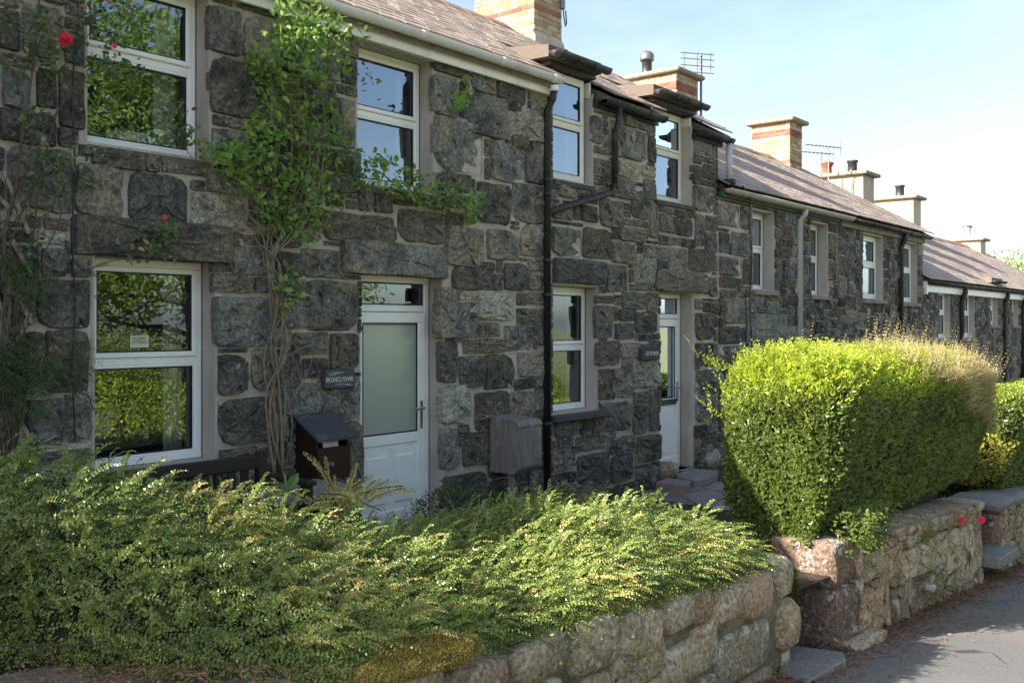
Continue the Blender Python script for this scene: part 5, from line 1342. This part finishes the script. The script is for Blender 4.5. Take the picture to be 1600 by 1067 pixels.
# ---- climbing rose with broken trellis at the left edge
rose=thing('climbing_rose','thorny climbing rose with pink blooms at the left window','rose',(2.7,-.1,0))
rl=[([(10,760),(-6,640),(6,480),(2,370),(20,290),(30,200),(48,130),(50,60),(66,-20)],.013,.006),([(0,420),(40,310),(62,300),(70,230),(95,160),(110,140)],.006,.003),([(22,250),(60,215),(110,140),(128,125),(180,95)],.007,.003),([(75,470),(115,430),(160,410),(220,395),(270,370)],.005,.003),
 ([(60,250),(95,330),(60,400),(40,480)],.005,.003),([(55,60),(20,50),(-10,45)],.005,.003),([(50,90),(80,120),(130,60),(180,20)],.005,.002),([(90,690),(125,660),(150,625)],.004,.002),([(245,185),(265,210),(290,235),(300,255)],.003,.002),([(10,400),(40,420),(60,455),(75,500)],.006,.004),([(20,520),(60,545),(100,555),(140,590)],.005,.003),([(30,590),(80,575),(120,590),(150,640)],.005,.003)]
rl+=[([(rs.uniform(-10,40),720),(rs.uniform(-10,50),600),(rs.uniform(-10,45),480),(rs.uniform(-10,60),360),(rs.uniform(0,80),rs.uniform(180,300))],rs.uniform(.004,.008),.002) for _ in range(12)]
for k,(pts,r0,r1) in enumerate(rl):
    p,rd=strand(pts,r0,r1,-.12,.012,100+k); MB().tube(p,rd,6).build('stem',M['bark'],rose,True)
clus=[(20,30,30,30),(70,20,30,36),(60,80,30,30),(25,95,24,16),(95,60,30,36),(140,25,26,46),(195,25,34,50),(165,60,24,26),(150,98,18,26),(180,105,22,36),(215,118,20,20),(75,95,26,24),(90,115,18,12),(40,180,20,20),(70,180,14,12),(60,240,24,26),(90,245,18,16),(110,250,16,14),(60,280,18,14),(135,285,16,22),(100,300,18,14),(75,325,22,14),(55,385,18,12),(240,375,28,46),(265,360,18,30),(215,395,18,14),(280,180,16,20),(262,175,10,10),(295,205,14,14),(290,225,10,10),(170,640,8,3)]
PP=[]
for cx,cy,rad,cnt in clus:
    for i in range(int(cnt*1.2)):
        PP.append(PY(cx+rs.gauss(0,.5)*rad,cy+rs.gauss(0,.5)*rad,-.08-abs(rs.gauss(0,.08))))
PP=np.array(PP); n=len(PP)
fol('foliage',ovate_geo(PP,unit(rng.normal(size=(n,3))*.7+np.array([.1,-.3,-.15])),unit(rng.normal(size=(n,3))*.5+np.array([-.1,-.7,.6])),.050*rng.uniform(.6,1.3,n),.028),M['rose'],rose,True)
for k,(px,py,s) in enumerate(((103,63,.040),(179,73,.014),(257,340,.014),(124,16,.010),(172,4,.010))):
    c=np.array(PY(px,py,-.20)); n=int(26+s*900); d=rdir(n)
    fol('bloom',ovate_geo(c+d*s*.35,unit(d*.5+rng.normal(size=(n,3))*.35+np.array([0,-.2,.4])),unit(d+.2*rng.normal(size=(n,3))),s*.95,s*.95,.25,.2),M['petal'],rose)
# dark small leaved climber low at the left edge
side=thing('wall_cotoneaster','dark small leaved cotoneaster fanned on the wall at the left edge','shrub',(2.3,-.15,0))
n=330; cx=np.array([0,10,40,20,70,30,100,120,60,0,20])[rng.integers(0,11,n)]+rng.normal(size=n)*14; cy=np.array([440,420,455,545,560,560,575,600,580,600,640])[rng.integers(0,11,n)]+rng.normal(size=n)*16
P=np.array([PY(a_,b_,-.10-.08*rng.random()) for a_,b_ in zip(cx,cy)])
fol('foliage',sprigs(P,unit(np.array([.7,-.25,-.25])+rng.normal(size=(n,3))*.4),np.tile([[0,-1,.2]],(n,1)),rng.uniform(.06,.16,n),8,.018,.011),M['treed'],side,True)
m=MB()
for k in range(8): m.tube([PY(-30,600+k*8,-.08),PY(20+k*10,540+k*8,-.1),PY(70+k*12,560+k*10,-.12)],.004,5)
m.build('stem',M['bark'],side)
# broken lath trellis
tre=thing('trellis','broken pale lath trellis behind the rose at the left edge','trellis',(2.6,-.05,.3))
for k,(a_,b_,c_,d_) in enumerate(((-12,300,30,340),(10,280,45,365),(18,375,48,430),(0,425,50,505),(-10,440,8,520),(12,450,-8,560),(46,490,22,540),(10,550,38,615),(45,552,18,610),(0,620,18,660),(20,640,50,690),(30,600,30,700),(-5,690,40,640),(16,430,5,600))):
    p=Vector(PY(a_,b_,-.055)); q=Vector(PY(c_,d_,-.060-.004*(k%3))); d=(q-p).normalized(); s=d.cross(Vector((0,-1,0))).normalized()*.013; o_=Vector((0,-.010,0))
    V=[p-s,p+s,q+s,q-s]; V=V+[v+o_ for v in V]
    MB().add(V,[(0,1,2,3),(7,6,5,4),(0,4,5,1),(1,5,6,2),(2,6,7,3),(3,7,4,0)]).build('lath',M['lath'],tre)

# ------------------------------------------------------------------ trees: far one in view, those across the road (mirrored in the panes), those up-sun
def tree_mesh(seed,h,cr,n,ll,mat,trunk=.16):
    r=np.random.default_rng(seed); rr=random.Random(seed)
    m=MB(); tips=[]
    m.tube([(0,0,-.3),(rr.uniform(-.1,.1),rr.uniform(-.1,.1),h*.3),(rr.uniform(-.3,.3),rr.uniform(-.3,.3),h*.62),(0,0,h*.9)],[trunk,trunk*.8,trunk*.45,.03],8)
    for i in range(22):
        z0=h*rr.uniform(.22,.75); a=rr.uniform(0,6.28); L=cr*rr.uniform(.55,1.0)*(1.15-.6*z0/h); z1=min(z0+L*rr.uniform(.15,.7),h*.97)
        e=(math.cos(a)*L,math.sin(a)*L,z1); m.tube([(0,0,z0),(e[0]*.5,e[1]*.5,z0+(z1-z0)*.35),e],[trunk*.35,trunk*.2,.012],5)
        tips.append(e); tips.append((e[0]*.6,e[1]*.6,z0+(z1-z0)*.6))
    tips.append((0,0,h*.95)); tips=np.array(tips)
    k=r.integers(0,len(tips),n); c=tips[k]; d=unit(r.normal(size=(n,3))); rad=cr*.30*(r.random(n)**.4)
    P=c+d*rad[:,None]*np.array([1.15,1.15,.75]); P[:,2]=np.maximum(P[:,2],h*.06)
    V,F=leaf_geo(P,unit(d*.4+r.normal(size=(n,3))*.6+np.array([0,0,-.1])),unit(d+r.normal(size=(n,3))*.6+np.array([0,0,.6])),ll*r.uniform(.7,1.3,n),ll*.55)
    me=npmesh('crown',V,F,M[mat])
    tm=MB(); tm=m; tme=pymesh('trunk',m.v,m.f,M['bark'],True)
    return me,tme
TM=[tree_mesh(1,9.5,3.6,19000,.13,'tree'),tree_mesh(2,4.2,2.2,24000,.085,'tree'),tree_mesh(3,5.2,2.4,24000,.09,'treed')]
def tree(kind,label,loc,rz,s=1.0,group=None):
    t=thing('tree',label,'tree',loc,group); 
    for nm,me in zip(('crown','trunk'),TM[kind]):
        o=bpy.data.objects.new(nm,me); COL.objects.link(o); o.parent=t
    t.rotation_euler=(0,0,rz); t.scale=(s,)*3; LOCS[t.name]=Vector(loc)
    return t
tree(1,'round green tree rising beyond the last roof of the terrace',(58,6.0,zroad(45)-.5),.6,2.3)
tree(1,'second green tree beyond the terrace end beside the round one',(63,2.0,zroad(45)-.5),2.6,2.2)
# across the road
acr=[(0,9.2,-12.6,1.9,1.12,'tallest tree across the road, mirrored in the upper left window'),(0,12.4,-13.6,3.3,1.05,'tall tree across the road next to the tallest one'),
 (2,6.6,-11.0,.4,.62,'low dark bushy tree across the road opposite the bench'),(1,9.4,-10.9,1.2,.60,'low bright tree across the road, mirrored in the lower left window'),(2,12.6,-11.4,2.2,.55,'low dark tree across the road opposite the near door'),(1,15.8,-11.3,.9,.62,'low bright tree across the road opposite the downpipe'),
 (2,19.5,-11.5,3.0,.55,'low dark tree across the road opposite the far door'),(1,23,-11.8,4.0,.62,'bright tree across the road opposite the hedge'),(2,27,-11.5,5.0,.55,'dark tree across the road beyond the hedge'),(1,31,-12,1.0,.6,'bright tree across the road towards the terrace end'),(2,36,-12,.2,.6,'last dark tree across the road by the terrace end')]
for kd,x,y,rz,s,lab in acr: tree(kd,lab,(x,y,zroad(x)-.1),rz,s,'trees across the road')
bank=thing('road_hedge','overgrown hedge bank along the far side of the road, mirrored in the windows','hedge',(15,-9.6,-1))
MB().box(2,38,-10.0,-9.3,-4,-1.0).build('inner_branches',M['twig'],bank)
n=60000; x=rng.uniform(2,38,n); d=rdir(n); P=np.stack([x,-9.6+d[:,1]*.75,zroad(x)+.75+d[:,2]*.85],-1); P+=d*(.22*f1(P,1.6))[:,None]
fol('foliage',leaf_geo(P,unit(d*.5+rng.normal(size=(n,3))*.6),unit(d+rng.normal(size=(n,3))*.5+np.array([0,.3,.4])),.07,.038),M['privety'],bank,True)
tree(2,'small dark tree by the terrace beyond the left edge of view',(-5.6,-1.2,0),.8,1.0)
